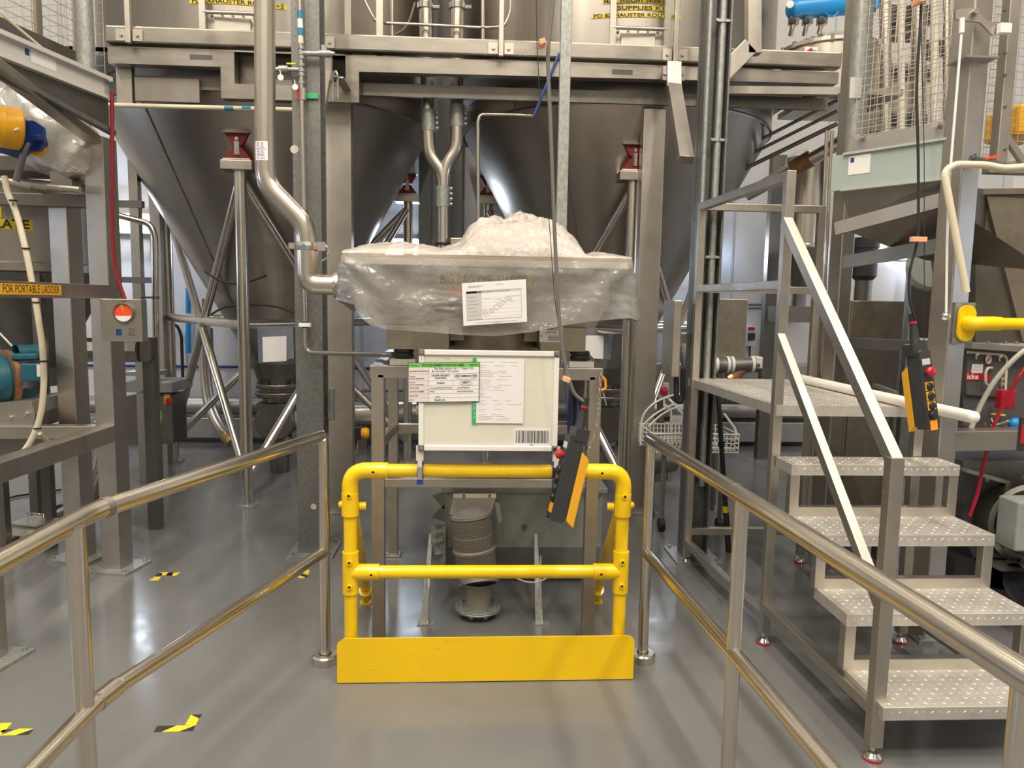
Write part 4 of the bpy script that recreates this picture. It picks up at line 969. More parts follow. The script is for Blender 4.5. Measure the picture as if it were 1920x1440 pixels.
# galvanised H column carrying the air line
t = thing('galvanised_column', 'tall galvanised steel column carrying the thin air line and valves', 'column', (-1.03, 4.95, 0))
X0, X1 = -1.13, -.955
b = MB().bx(X0, X1, 4.88, 4.892, .014, CEIL); b.bx(X0, X1, 5.04, 5.052, .014, CEIL); b.bx((X0+X1)/2-.005, (X0+X1)/2+.005, 4.892, 5.04, .014, CEIL); b.build('column_shaft', 'galvanised', t, bev=.002)
base_plate(-1.04, 4.96, .15, .17).build('base_plate', 'galvanised_pale', t)
b = MB(); p = at(552, 280, Y=4.878); b.lathe([(.026, 0), (0, 0)], p, (0, -1, 0), seg=20); p = at(588, 950, Y=4.878); b.lathe([(.02, 0), (0, 0)], p, (0, -1, 0), seg=12); b.build('pale_mark', 'cable_pale', t)
t = thing('galvanised_column', 'galvanised H column with cable conduit, standing beside the small railed platform', 'column', (1.52, 4.85, 0))
X0, X1 = 1.435, 1.595
b = MB().bx(X0, X0+.012, 4.76, 4.92, .014, CEIL); b.bx(X1-.012, X1, 4.76, 4.92, .014, CEIL); b.bx(X0, X1, 4.85, 4.86, .014, CEIL); b.build('column_shaft', 'galvanised', t, bev=.002)
base_plate(1.515, 4.84, .15, .17).build('base_plate', 'galvanised_pale', t)
cxx = X1-.05
MB().cyl((cxx, 4.80, .5), (cxx, 4.80, 6.5), .024, seg=20).build('conduit', 'galvanised_pale', t)
for py in (38, 262, 482):
    p = at(1335, py, Y=4.78); b = MB().bx(cxx-.05, cxx+.05, 4.772, 4.79, p.z-.008, p.z+.008); b.lathe([(.03, -.008), (.03, .008)], (cxx, 4.80, p.z), seg=20)
    for s in (-1, 1): b.hexbolt((cxx+s*.045, 4.772, p.z), (0, -1, 0), .009, .01)
    b.build('saddle_clip', 'chrome', t)
MB().cyl((X0+.016, 4.755, .3), (X0+.016, 4.755, 6.5), .013, seg=14).build('conduit', 'galvanised_pale', t)
# slanted bracket from the mezzanine to that column
t = thing('knee_brace', 'bent stainless knee brace from the mezzanine beam down to the H column', 'brace', at(1262, 200, Y=5.5))
K = lambda px, py, Y: at(px, py, Y=Y)
b = MB().bar(K(1263, 118, 5.60), K(1263, 165, 5.55), .105, .06, up=V((0, 1, 0))); b.bar(K(1263, 160, 5.56), K(1286, 300, 5.0), .10, .06, up=V((0, 1, 0))); b.build('brace_arm', 'steel_frame', t, bev=.004)
b = MB().box(K(1263, 138, 5.61), (.16, .02, .10)); 
for s in (-1, 1): b.hexbolt(K(1263+s*17, 138, 5.60), (0, -1, 0), .012, .012)
b.build('brace_plate', 'steel_bright', t)
t = thing('knee_brace', 'tapered stainless knee plate between the mezzanine beam and the air line column', 'brace', at(610, 200, Y=5.3))
b = MB().prism([K(598, 105, 5.4), K(621, 105, 5.4), K(621, 150, 5.4), K(618, 153, 5.4), K(600, 255, 5.1), K(598, 250, 5.1)], (0, .05, 0)); b.build('brace_arm', 'steel_bright', t)
t = thing('hanger_brace', 'bent box section hanger rising from the mezzanine beyond the H column', 'brace', at(1380, 130, Y=5.5))
MB().bar(K(1412, -60, 5.45), K(1412, 103, 5.45), .10, .08, up=V((0, 1, 0))).bar(K(1405, 88, 5.45), K(1352, 142, 5.45), .12, .08, up=V((0, 1, 0))).build('brace_arm', 'steel_bright', t, bev=.005)
t = thing('valve_bracket', 'small bracket with a U bolt hanging below the mezzanine beam by the air line', 'bracket', at(630, 170, Y=5.55))
b = MB().bar(K(618, 145, 5.5), K(636, 145, 5.5), .06, .012); b.bar(K(636, 145, 5.5), K(650, 168, 5.672), .06, .012); b.build('bracket_plate', 'steel_frame', t)
MB().tube([K(624, 190, 5.5), K(624, 140, 5.5), K(628, 131, 5.5), K(633, 140, 5.5), K(634, 185, 5.5)], .008, fillet=.03).build('u_bolt', 'chrome', t)
# white air pipe with blue bands
t = thing('air_pipe', 'ivory horizontal air pipe with blue bands crossing in front of the first silo', 'pipe', at(340, 203, Y=5.55))
pa, pb = K(205, 197, 5.62), K(560, 206, 5.62)
MB().cyl(pa, pb, .016).build('pipe_run', 'ivory_plastic', t)
for px in (430, 463): p = K(px, 203, 5.62); d = (pb-pa).normalized(); MB().cyl(p-d*.032, p+d*.032, .0168).build('band', 'teal_band', t)
# thin drop line down the column with valves
t = thing('air_line', 'thin ivory air line with valves strapped to the tall galvanised column', 'pipe', at(568, 400, Y=4.82))
AY = 4.83
Kp = lambda px, py: at(px, py, Y=AY)
MB().tube([Kp(561, -60), Kp(564, 100), Kp(566, 190), Kp(570, 400), Kp(572, 650), at(580, 661, Y=AY), at(728, 665, Y=3.9), at(736, 665, Y=3.72)], .0145, fillet=.05).build('pipe_run', 'steel_tube', t)
for py0, py1, mm in ((20, 36, 'teal_band'), (36, 53, 'sign_white'), (53, 68, 'teal_band'), (68, 82, 'ivory_plastic')):
    MB().cyl(Kp(561.5+py0*.03, py0), Kp(561.5+py1*.03, py1), .0165).build('band', mm, t)
b = MB()
for py in (90, 100, 108, 122, 132, 140, 155): b.cyl(Kp(563.5+py*.014, py-3), Kp(563.5+py*.014, py+3), .02)
b.cyl(Kp(565, 100), Kp(600, 101), .016); b.cyl(Kp(598, 101), Kp(618, 101), .022); b.cyl(Kp(618, 101), Kp(628, 100), .022, r2=.008); b.cyl(Kp(566, 131), Kp(516, 130), .014); b.cyl(Kp(523, 130), Kp(540, 130), .022); b.box(Kp(608, 92), (.03, .03, .04)); b.build('fittings', 'galvanised_pale', t)
MB().box(Kp(546, 119.5), (.055, .012, .008)).build('valve_lever', 'yellow_label', t)
MB().box(Kp(561, 174), (.022, .02, .085)).build('valve_lever', 'red_plastic', t)
b = MB().cyl(Kp(568, 166), Kp(568, 188), .020); b.build('ball_valve', 'galvanised_pale', t)
for px, py in ((528, 147), (555, 165)):
    b = MB(); b.lathe([(.018, 0), (.018, .003), (0, .003)], Kp(px, py)-V((0, .02, 0)), (0, -1, 0), seg=20); b.tube([Kp(px-2, py-14)-V((0, .018, 0)), Kp(px, py-4)-V((0, .018, 0))], .003); b.build('tag_disc', 'sign_white', t)
b = MB(); A_, B_ = Kp(572, 171), Kp(594, 182); b.bx(A_.x, B_.x, 4.865, 4.87, B_.z, A_.z); b.build('line_label', 'green_strip', t)
b = MB(); p = Kp(572, 609); b.bx(p.x-.035, p.x+.035, AY-.022, AY+.02, p.z-.012, p.z+.012); b.build('pipe_strap', 'sign_white', t)
b = MB()
for d in (-.016, .016): b.cyl(p+V((0, 0, d-.004)), p+V((0, 0, d+.004)), .017)
b.build('strap_band', 'blue_rubber', t)
# pale strut hanging behind the station
tag(MB().bx(at(1046, 300, Y=4.9).x, at(1066, 300, Y=4.9).x, 4.9, 4.95, 1.93, CEIL).build('hanging_strut', 'galvanised_pale', bev=.004), 'pale galvanised strut dropping straight from above to behind the plastic heap', 'strut')
# ================================================================ big conveying pipe with clamps
t = thing('conveying_pipe', 'big stainless conveying pipe bending down into the plastic covered hopper', 'pipe', at(575, 533, Y=3.9))
CYp = 3.95
Kc = lambda px, py: at(px, py, Y=CYp)
rc = .051
top = [Kc(496, -120), Kc(497, 290), Kc(499, 345), Kc(572, 420), Kc(576, 470)]
MB().tube(top, rc, fillet=.11, seg=32, fs=10).build('upper_run', 'steel_tube', t)
e = at(660, 536, Y=CYp)
MB().tube([Kc(576, 462), Kc(577, 533), at(655, 535, Y=CYp)], rc*1.03, fillet=.055, seg=32, fs=8).build('elbow', 'steel_tube', t)
p = Kc(577, 462); b = MB().lathe([(rc, -.022), (rc*1.35, -.018), (rc*1.42, 0), (rc*1.35, .018), (rc, .022)], p, seg=32); b.box(p+V((rc*1.5, -.02, 0)), (.04, .03, .045)); b.box(p+V((-rc*1.5, -.01, 0)), (.03, .03, .03)); b.build('pipe_clamp', 'chrome', t)
MB().lathe([(.010, 0), (.008, .004), (0, .004)], p+V((-.005, -rc*1.42, 0)), (0, -1, 0), seg=16).build('clamp_tag', 'blue_bright', t)
MB().tube([p+V((rc*1.3, -.02, .015)), p+V((rc*2.1, -.03, 0)), p+V((rc*2.2, -.02, -.05)), p+V((rc*1.4, -.02, -.075))], .004, fillet=.03).build('clamp_lever', 'chrome', t)
p = Kc(632, 535); b = MB().lathe([(rc, -.014), (rc*1.3, -.012), (rc*1.36, 0), (rc*1.3, .012), (rc, .014)], p, (1, 0, 0), seg=32); b.hexbolt(p+V((-.005, -rc*1.3, .0)), (0, -1, 0), .014, .02); b.build('pipe_clamp', 'steel_frame', t)
b = MB()
A_, B_ = at(483, 268, Y=CYp), at(507, 304, Y=CYp); n = 8; cxp = Kc(497, 286).x
for i in range(n):
    u0, u1 = A_.x+(B_.x-A_.x)*i/n, A_.x+(B_.x-A_.x)*(i+1)/n
    f = lambda u: CYp-math.sqrt(max(1e-5, (rc+.0015)**2-min((u-cxp)**2, rc**2)))
    b.add([(u0, f(u0), B_.z), (u1, f(u1), B_.z), (u1, f(u1), A_.z), (u0, f(u0), A_.z)], [(0, 1, 2, 3)], 0)
random.seed(2)
for i in range(12):
    z = B_.z+(A_.z-B_.z)*(.06+.075*i)
    for u in (A_.x+.008, A_.x+.03):
        l_ = random.uniform(.01, .022); n0 = len(b.v)
        b.add([(u, 0, z), (u+l_, 0, z), (u+l_, 0, z+.003), (u, 0, z+.003)], [(0, 1, 2, 3)], 1 if i < 10 else 2)
        for v in b.v[n0:]: v.y = CYp-math.sqrt(max(1e-5, (rc+.0025)**2-min((v.x-cxp)**2, rc**2)))
mat('ink_violet', (.25, .25, .50), .6)
b.build('pipe_sticker', ['paper', 'ink_violet', 'red_bright'], t)
# document wallets hung on the ring pipes
def wallet(lab, pts, Y, sheet):
    A_, B_, C_, D_ = [at(*p, Y=Y) for p in pts]
    t = thing('document_wallet', lab, 'document', (A_+C_)/2)
    b = MB(); b.grid(lambda u, v: (A_*(1-u)+B_*u)*(1-v)+(D_*(1-u)+C_*u)*v + V((0, -.012*math.sin(3.1*u), 0)), 8, 4); b.build('clear_wallet', 'film_wallet', t)
    S_ = [at(*p, Y=Y-.02) for p in sheet]; b = MB().prism(S_, (0, .002, 0))
    b.build('paper_sheet', 'paper', t)
wallet('clear wallet holding a blank white sheet, hung on the first silo ring pipe', [(482, 613), (549, 612), (551, 672), (485, 681)], 5.98, [(492, 632), (537, 630), (537, 677), (493, 679)])
wallet('clear wallet holding a printed diagram, hung beside the second silo box column', [(1092, 613), (1149, 612), (1146, 674), (1088, 672)], 6.36, [(1093, 629), (1132, 629), (1131, 673), (1088, 671)])
# ================================================================ station on the control box side
LD = V((math.sin(math.radians(12)), math.cos(math.radians(12)), 0)); LNm = V((LD.y, -LD.x, 0))   # run and walkway normal of that station
LROT = math.radians(-12)
def rbox(b, c, size, m=0): return b.box(c, size, m, rot=LROT)
lf = thing('station_frame', 'stainless box frame with a portable ladder label, beyond the bent handrail', 'frame', (-2.15, 4.4, 0))
CA = at(214, 1070, Z=0)+V((0, .05, 0)); CB = at(145, 1050, Z=0)+V((0, .05, 0))
CC = V((-2.225, 3.42, 0)); CD = CA-LNm*.95-LD*.25
for c_, zt_ in ((CA, 2.60), (CB, 2.22), (CC, 2.62), (CD, 2.0)):
    rbox(MB(), c_+V((0, 0, zt_/2+.01)), (.125, .125, zt_)).build('column', 'steel_frame', lf, bev=.005)
    b = MB(); rbox(b, c_+V((0, 0, .008)), (.29, .26, .016))
    for sx in (-1, 1):
        for sy in (-1, 1): b.hexbolt(c_+LNm*(.115*sx)+LD*(.10*sy)+V((0, 0, .016)), (0, 0, 1), .012, .018)
    b.build('base_plate', 'galvanised_pale', lf)
z = 1.715
MB().bar(CA+V((0, 0, z))+LNm*.035, CC+V((0, 0, z))+LNm*.035, .06, .078).build('ladder_beam', 'steel_frame', lf, bev=.004)
MB().bar(CA+V((0, 0, .865)), CC+V((0, 0, .865)), .10, .10).build('side_beam', 'steel_bright', lf, bev=.005)
MB().bar(CA+V((0, 0, .865)), CD+V((0, 0, .865)), .08, .08).build('cross_beam', 'steel_frame', lf, bev=.005)
MB().bar(CA+V((0, 0, 2.255))+LD*.12, CD+V((0, 0, 2.255))+LD*.12, .08, .075).build('cross_beam', 'steel_dark', lf, bev=.005)
MB().bar(CA+V((0, 0, 2.575)), CC+V((0, 0, 2.80)), .08, .05).build('side_beam', 'steel_frame', lf, bev=.005)
b = MB(); BD = (CA-CC).normalized(); BN = V((BD.y, -BD.x, 0)); h = .026
ctr = CA+LNm*.035+BN*.0305-BD*.86+V((0, 0, z+.002))
q = [ctr-BD*.34+V((0, 0, -h)), ctr+BD*.28+V((0, 0, -h)), ctr+BD*.28+V((0, 0, h)), ctr-BD*.34+V((0, 0, h))]
b.add([p+BN*.001 for p in q], [(0, 1, 2, 3)], 0); b.text('FOR PORTABLE LADDER', ctr+BD*.262+BN*.002, BD, (0, 0, 1), .056, 1, 'RIGHT', stretch=.74)
b.build('ladder_label', ['amber_label', 'ink'], lf)
# guard cage and fascia above
cg = thing('hopper_cage', 'pale fascia hopper surround with wire mesh cage above the control box', 'cage', (-2.25, 3.9, 2.6))
FA = at(205, 168, Y=4.5); FZ0, FZ1 = 2.80, 2.905
def fl(t, z, o=0): p = FA-LD*t+LNm*o; return V((p.x, p.y, z))
b = MB().prism([fl(0, FZ0), fl(1.75, FZ0), fl(1.75, FZ1), fl(0, FZ1)], -LNm*.03)
b.bar(fl(0, FZ1), fl(1.75, FZ1), .05, .022); b.bar(fl(0, FZ0), fl(1.75, FZ0), .045, .018); b.build('fascia', 'fascia_pale', cg)
MB().prism([fl(0, FZ0), fl(.04, FZ0), fl(.04, FZ1), fl(0, FZ1)], -LNm*.9).build('end_fascia', 'fascia_pale', cg)
b = MB(); b.add([fl(.60, 2.855, .002), fl(.575, 2.855, .002), fl(.575, 2.885, .002), fl(.60, 2.885, .002)], [(0, 1, 2, 3)], 1); b.add([fl(.565, 2.83, .0015), fl(.40, 2.83, .0015), fl(.40, 2.89, .0015), fl(.565, 2.89, .0015)], [(0, 1, 2, 3)], 0)
b.build('fascia_sticker', ['sign_white', 'blue_paint'], cg)
b = MB(); b.add([fl(0, FZ0, -.01), fl(1.75, FZ0, -.01), fl(1.75, 2.79, -.02), fl(0, 2.62, -.01)], [(0, 1, 2, 3)]); b.build('skirt_plate', 'steel_dark', cg)
b = MB(); b.bar(fl(-.02, 2.615, .0), fl(1.2, 2.80, -.02), .04, .025); b.build('skirt_angle', 'galvanised', cg)
b = MB(); b.bar(fl(0, 2.98, -.16), fl(1.75, 2.98, -.16), .04, .12); b.bar(fl(0.02, 2.98, -.16), fl(0.02, 2.98, -.9), .04, .12); b.build('toe_board', 'steel_dark', cg)
p = at(161, 118, Y=4.36); MB().cyl((p.x, p.y, 2.91), (p.x, p.y, 4.9), .047, seg=24).build('round_post', 'galvanised_pale', cg)
def mesh_panel(o, ud, W_, H_, step=.05, r=.0022, group=None):
    b = MB(); n = int(W_/step)
    for i in range(n+1): b.tube([o+ud*(W_*i/n), o+ud*(W_*i/n)+V((0, 0, H_))], r, 0, 5, caps=False)
    n = int(H_/step)
    for i in range(n+1): b.tube([o+V((0, 0, H_*i/n)), o+ud*W_+V((0, 0, H_*i/n))], r, 0, 5, caps=False)
    return b
mat('mesh_wire', (.66, .59, .49), .4, .8)
mesh_panel(fl(0, 3.04, -.17), -LD, 1.7, 1.2, .055).build('mesh_panel', 'mesh_wire', cg)
mesh_panel(fl(-.01, 2.93, -.03), -LNm, .9, 1.3, .055).build('mesh_panel', 'mesh_wire', cg)
for t_ in (0, .30, .9): MB().bar(fl(t_, 2.92, -.18), fl(t_, 4.3, -.18), .03, .04, up=LD).build('mesh_post', 'steel_frame', cg)
MB().cyl(fl(1.2, 3.12, .03), fl(.42, 2.93, -.04), .006).build('pull_cord', 'ivory_plastic', cg)
b = MB(); b.box(fl(.55, 3.12, -.5), (.25, .2, .18)); b.build('inner_box', 'cream_plastic', cg)
# red conduit, control box
t = thing('control_box', 'satin steel control box with a round orange pressure gauge on the station column', 'control box', (-2.0, 4.42, 1.435))
c0, c1 = at(189, 640, Y=4.42), at(264, 561, Y=4.42)
bx_ = MB().bx(c0.x, c1.x, 4.42, 4.50, c0.z, c1.z).build('box_body', 'steel_frame', t, bev=.004)
g = at(233, 586, Y=4.42); gr = .0515
b = MB().lathe([(gr*1.12, 0), (gr*1.14, .016), (gr, .018), (gr, .010)], g, (0, -1, 0), m=0, seg=40)
def sector(a0, a1, r, m, d): 
    n = 20; b.add([g+V((0, -d, 0))]+[g+V((r*math.cos(a0+(a1-a0)*i/n), -d, r*math.sin(a0+(a1-a0)*i/n))) for i in range(n+1)], [(0, i+1, i+2) for i in range(n)], m)
sector(-.35, math.pi+.35, gr, 1, .010); sector(math.pi+.35, 2*math.pi-.35, gr, 2, .010); sector(1.65, 2.0, gr*.95, 3, .0112)
b.add([g+V((gr*math.cos(-.35), -.011, gr*math.sin(-.35))), g+V((-gr*math.cos(-.35), -.011, gr*math.sin(-.35))), g+V((0, -.011, 0))], [(0, 1, 2)], 1)
b.bar(g+V((.004, -.013, -.012)), g+V((-.012, -.013, gr*.8)), .003, .001, 4)
b.build('gauge', ['steel_dark', 'red_bright', 'paper', 'green_label', 'amber_label'], bx_)
b = MB(); p = at(223, 623, Y=4.42); b.bx(p.x-.015, p.x+.015, 4.418, 4.42, p.z-.018, p.z+.018, 0)
for i in range(4): q = at(240+1.5*(i % 2), 616+4*i, Y=4.42); b.bx(q.x, q.x+.035, 4.418, 4.42, q.z-.002, q.z+.002, 1)
for px, w_ in ((232, .03), (236, .04)): q = at(px, 565 if px == 232 else 607, Y=4.42); b.bx(q.x-w_/2, q.x+w_/2, 4.418, 4.42, q.z-.002, q.z+.002, 1)
b.build('box_sticker', ['blue_paint', 'steel_dark'], bx_)
tag(MB().tube([at(210, 172, Y=4.46), at(210, 330, Y=4.46), at(210, 450, Y=4.46), at(216, 510, Y=4.46), at(234, 562, Y=4.46)], .0115, fillet=.1).build('red_hose', 'red_paint'), 'dark red air hose running down the station column into the control box', 'hose')
# plastic wrapped screener and geared motor
def blob(path, radii, seed, nu=60, nv=40):
    P_ = [V(p) for p in path]
    def fn(u, v):
        s = v*(len(P_)-1); i = min(int(s), len(P_)-2); f = s-i; f2 = f*f*(3-2*f)
        c = P_[i].lerp(P_[i+1], f); r = radii[i]+(radii[i+1]-radii[i])*f2
        d = (P_[i+1]-P_[i]).normalized(); a_, u_, _ = frame_of(d); n = a_*math.cos(2*math.pi*u)+u_*math.sin(2*math.pi*u)
        q = V((math.cos(2*math.pi*u)*1.6, math.sin(2*math.pi*u)*1.6, v*4+seed)); return c+n*r*(1+.22*crumple(q, .8)*.6)
    return MB().grid(fn, nu, nv)
film_mat('film_wrap', .14, (.82, .80, .74), .3)
PW = [at(-70, 170, Y=4.75), at(10, 205, Y=4.75), at(75, 232, Y=4.7), at(118, 270, Y=4.65), at(150, 305, Y=4.62), at(168, 322, Y=4.62)]
tag(blob(PW, [.12, .19, .21, .19, .12, .03], 2.0).build('plastic_wrap', 'film_wrap'), 'milky plastic bag wrapped round the machine behind the yellow and blue motor', 'plastic bag')
wm = thing('screener', 'dark steel screener body under the milky plastic bag', 'machine', at(80, 345, Y=4.75))
b = MB(); b.box(at(60, 315, Y=4.85), (.6, .3, .09)); b.box(at(150, 300, Y=4.9), (.10, .2, .35)); b.build('screener_body', 'steel_dark', wm, bev=.01)
b = MB(); b.prism([at(92, 312, Y=4.6), at(135, 338, Y=4.6), at(135, 352, Y=4.6), at(95, 350, Y=4.6)], (0, .15, 0)); b.bx(at(140, 330, Y=4.7).x, at(178, 330, Y=4.7).x, 4.7, 4.8, at(140, 345, Y=4.7).z, at(140, 262, Y=4.7).z); b.build('side_plate', 'steel_frame', wm)
for i in range(4): MB().cyl(at(-20+30*i, 335+4*i, Y=4.5), at(60+30*i, 350+2*i, Y=4.5), .02, seg=12).build('tie_bar', 'steel_frame', wm)
gm = thing('geared_motor', 'yellow and blue geared motor on the screener under the pale fascia', 'motor', at(40, 290, Y=4.35))
ax_ = V((-.75, -.65, .05)).normalized()
p = at(36, 243, Y=4.38)
b = MB().lathe([(.02, .17), (.075, .165), (.085, .13), (.098, .12), (.112, .08), (.112, 0), (.10, -.01)], p, ax_, seg=40); b.build('yellow_hood', 'motor_yellow', gm)
b = MB(); pts_ = [at(28, 226, Y=4.42), at(62, 226, Y=4.42), at(81, 238, Y=4.42), at(82, 268, Y=4.42), at(74, 282, Y=4.42), at(0, 288, Y=4.42), at(-10, 240, Y=4.42)]; b.prism(pts_, (0, .16, 0)); b.box(at(70, 258, Y=4.40), (.05, .04, .035)); b.build('blue_housing', 'blue_paint', gm, bev=.012)
b = MB(); b.prism([at(82, 240, Y=4.45), at(85, 242, Y=4.45), at(84, 280, Y=4.45), at(70, 292, Y=4.45), at(56, 289, Y=4.45), at(72, 280, Y=4.45), at(81, 268, Y=4.45)], (0, .12, 0)); b.build('yellow_end', 'motor_yellow', gm, bev=.006)
b = MB().tube([at(53, 270, Y=4.38), at(50, 276, Y=4.36), at(44, 292, Y=4.36)], .012); b.tube([at(44, 290, Y=4.36), at(38, 310, Y=4.36), at(30, 340, Y=4.36)], .018); b.build('motor_cable', 'cable_grey', gm)
MB().box(at(27, 243, Y=4.27), (.05, .004, .010), rot=-.1, R=Matrix.Rotation(-.3, 3, 'Y')).build('hood_sticker', 'paper', gm)
# tank with label
tk = thing('feed_tank', 'dull stainless feed tank with a yellow label at the frame edge', 'tank', (-3.05, 5.5, 1.3))
b = MB().lathe([(.50, 2.42), (.50, 1.90), (.53, 1.89), (.53, 1.84), (.50, 1.83)], (-3.07, 5.45, 0), seg=64); b.build('tank_shell', 'steel_sheet', tk)
MB().lathe([(.50, 1.83), (.14, 1.18), (.14, 1.05)], (-3.07, 5.45, 0), seg=48).build('tank_cone', 'steel_dark', tk)
b = MB(); n0 = 0
A_, B_ = at(-40, 409, Y=4.96), at(52, 431, Y=4.96); n = 10
for i in range(n):
    u0, u1 = A_.x+(B_.x-A_.x)*i/n, A_.x+(B_.x-A_.x)*(i+1)/n; b.add([(u0, -.004, B_.z), (u1, -.004, B_.z), (u1, -.004, A_.z), (u0, -.004, A_.z)], [(0, 1, 2, 3)], 0)
A2, B2 = at(-40, 387, Y=4.96), at(4, 408, Y=4.96); b.add([(A2.x, -.004, B2.z), (B2.x, -.004, B2.z), (B2.x, -.004, A2.z), (A2.x, -.004, A2.z)], [(0, 1, 2, 3)], 0)
b.text('PLATE', (B_.x-.015, -.006, (A_.z+B_.z)/2), (1, 0, 0), (0, 0, 1), .078, 1, 'RIGHT', True)
on_drum(b, -3.07, 5.45, .50); b.build('tank_label', ['yellow_label', 'ink'], tk)
for a in (-2.6, -1.0, .6, 2.2): c_ = V((-3.07+.47*math.cos(a), 5.45+.47*math.sin(a), 0)); MB().bx(c_.x-.03, c_.x+.03, c_.y-.03, c_.y+.03, 0, 1.86).build('leg', 'steel_dark', tk)
# teal pump on its plinth
tp_ = thing('pump', 'teal pump with a rust coloured coupling ring on a grey plinth', 'pump', at(20, 815, Y=4.75))
pc = at(8, 712, Y=4.75)
axp = V((.62, .78, 0)).normalized()
b = MB().lathe([(.10, -.22), (.155, -.2), (.16, -.02), (.15, 0)], pc, axp, seg=36); b.build('pump_casing', 'teal_paint', tp_)
MB().lathe([(.15, 0), (.185, .002), (.185, .03), (.15, .034), (.08, .034)], pc, axp, seg=36).build('coupling_ring', 'rust', tp_)
b = MB(); b.box(at(64, 697, Y=4.7), (.11, .12, .11), rot=.2); b.box(at(50, 668, Y=4.72), (.14, .10, .035), rot=.2); b.lathe([(.05, 0), (.05, .12)], at(30, 662, Y=4.75), axp, seg=24); b.prism([at(-5, 735, Y=4.7), at(28, 735, Y=4.7), at(38, 757, Y=4.7), at(-5, 760, Y=4.7)], (0, .2, 0)); b.build('terminal_box', 'teal_paint', tp_, bev=.008)
p0, p1 = at(70, 683, Y=4.63), at(78, 706, Y=4.63); MB().bx(p0.x, p1.x, 4.62, 4.625, p1.z, p0.z).build('rating_plate', 'sign_white', tp_)
MB().cyl(at(-5, 620, Y=4.75), at(24, 650, Y=4.72), .009).build('grease_pipe', 'chrome', tp_)
b = MB(); b.prism([at(-30, 757, Y=4.6), at(58, 750, Y=4.6), at(66, 775, Y=4.6), at(62, 805, Y=4.6), at(-30, 825, Y=4.6)], (0, .4, 0)); b.build('plinth', 'steel_frame', tp_, bev=.01)
for px, py in ((20, 783), (50, 776)): MB().hexbolt(at(px, py, Y=4.6), (0, -1, 0), .014, .02).build('plinth_bolt', 'chrome', tp_)
zp_ = at(0, 815, Y=4.6).z; MB().bx(-3.1, -2.5, 4.64, 4.98, zp_-.16, zp_).build('plinth_base', 'steel_dark', tp_)
for x in (-3.08, -2.95): MB().bx(x, x+.06, 4.7, 4.76, 0, zp_-.16).build('leg', 'steel_dark', tp_)
# cream hoses
hs = thing('cream_hose', 'cream flexible hose with black ties looping down past the teal pump', 'hose', at(70, 865, Y=4.3))
hp = [at(8, 330, Y=4.35), at(14, 362, Y=4.35), at(30, 395, Y=4.32), at(48, 465, Y=4.3), at(66, 560, Y=4.3), at(80, 650, Y=4.3), at(83, 710, Y=4.3), at(79, 765, Y=4.3), at(69, 805, Y=4.3), at(48, 845, Y=4.3), at(15, 872, Y=4.3)]
MB().tube(hp, .0165, fillet=.2, seg=14).build('hose_body', 'ivory_plastic', hs)
b = MB()
for i, py in ((2, 376), (3, 466), (4, 567), (5, 677), (7, 803)):
    for a, c_ in zip(hp, hp[1:]):
        pa, pb = a, c_
    pxs = {376: 24, 466: 48.5, 567: 67, 677: 82, 803: 70}[py]; p = at(pxs, py, Y=4.3); MB().tube([p-V((0, 0, .004)), p+V((.0, 0, .004))], .020, seg=14).build('hose_tie', 'black_rubber', hs); b = MB()
b = MB().tube([at(74, 812, Y=4.3), at(85, 825, Y=4.4), at(103, 833, Y=4.6)], .011, fillet=.05); b.build('branch_hose', 'ivory_plastic', hs)
tg = thing('cable_tray', 'small pale bent tray bracket behind the cream hose', 'bracket', at(100, 795, Y=4.9))
b = MB().prism([at(75, 763, Y=4.9), at(117, 758, Y=4.9), at(117, 770, Y=4.9), at(75, 778, Y=4.9)], (0, .1, 0)); b.prism([at(110, 770, Y=4.9), at(117, 770, Y=4.9), at(117, 797, Y=4.9), at(110, 797, Y=4.9)], (0, .1, 0)); b.build('tray_plate', 'cream_plastic', tg)
# floor duct with inspection box
fd = thing('floor_duct', 'grey round floor duct with a small lidded inspection box', 'duct', at(70, 1010, Z=0)+V((0, .3, 0)))
pa, pb = at(-60, 1062, Z=.06), at(190, 925, Z=.06); d = (pb-pa).normalized()
MB().cyl(pa, pb, .055).build('duct_pipe', 'galvanised', fd)
bc = at(66, 990, Z=.16); 
b = MB(); b.box(bc, (.22, .18, .07), rot=-.35); b.box(bc-V((0, 0, .06)), (.13, .13, .06), rot=-.35); b.build('inspection_box', 'cream_plastic', fd, bev=.004)
b = MB(); b.box(bc+V((0, 0, .042)), (.24, .20, .014), rot=-.35); b.build('box_lid', 'steel_frame', fd)
b = MB().tube([bc+V((-.05, 0, .05)), bc+V((-.05, 0, .10)), bc+V((.07, -.02, .10)), bc+V((.07, -.02, .05))], .005); b.build('lid_handle', 'chrome', fd)
b = MB(); p = at(115, 960, Z=.06); b.cyl(p-d*.01, p+d*.01, .06); b.build('duct_band', 'black_rubber', fd)
tag(MB().tube([at(160, 950, Y=5.6), at(170, 915, Y=5.6), at(186, 870, Y=5.6), at(192, 838, Y=5.6), at(192, 790, Y=5.6)], .055, fillet=.2, seg=20).build('curved_duct', 'steel_tube'), 'bright curved duct rising behind the station columns', 'duct')
tag(MB().tube([at(-40, 950, Z=.012), at(30, 930, Z=.012), at(115, 918, Z=.012)], .008).build('floor_cable', 'black_rubber'), 'black cable lying on the floor behind the floor duct', 'cable')
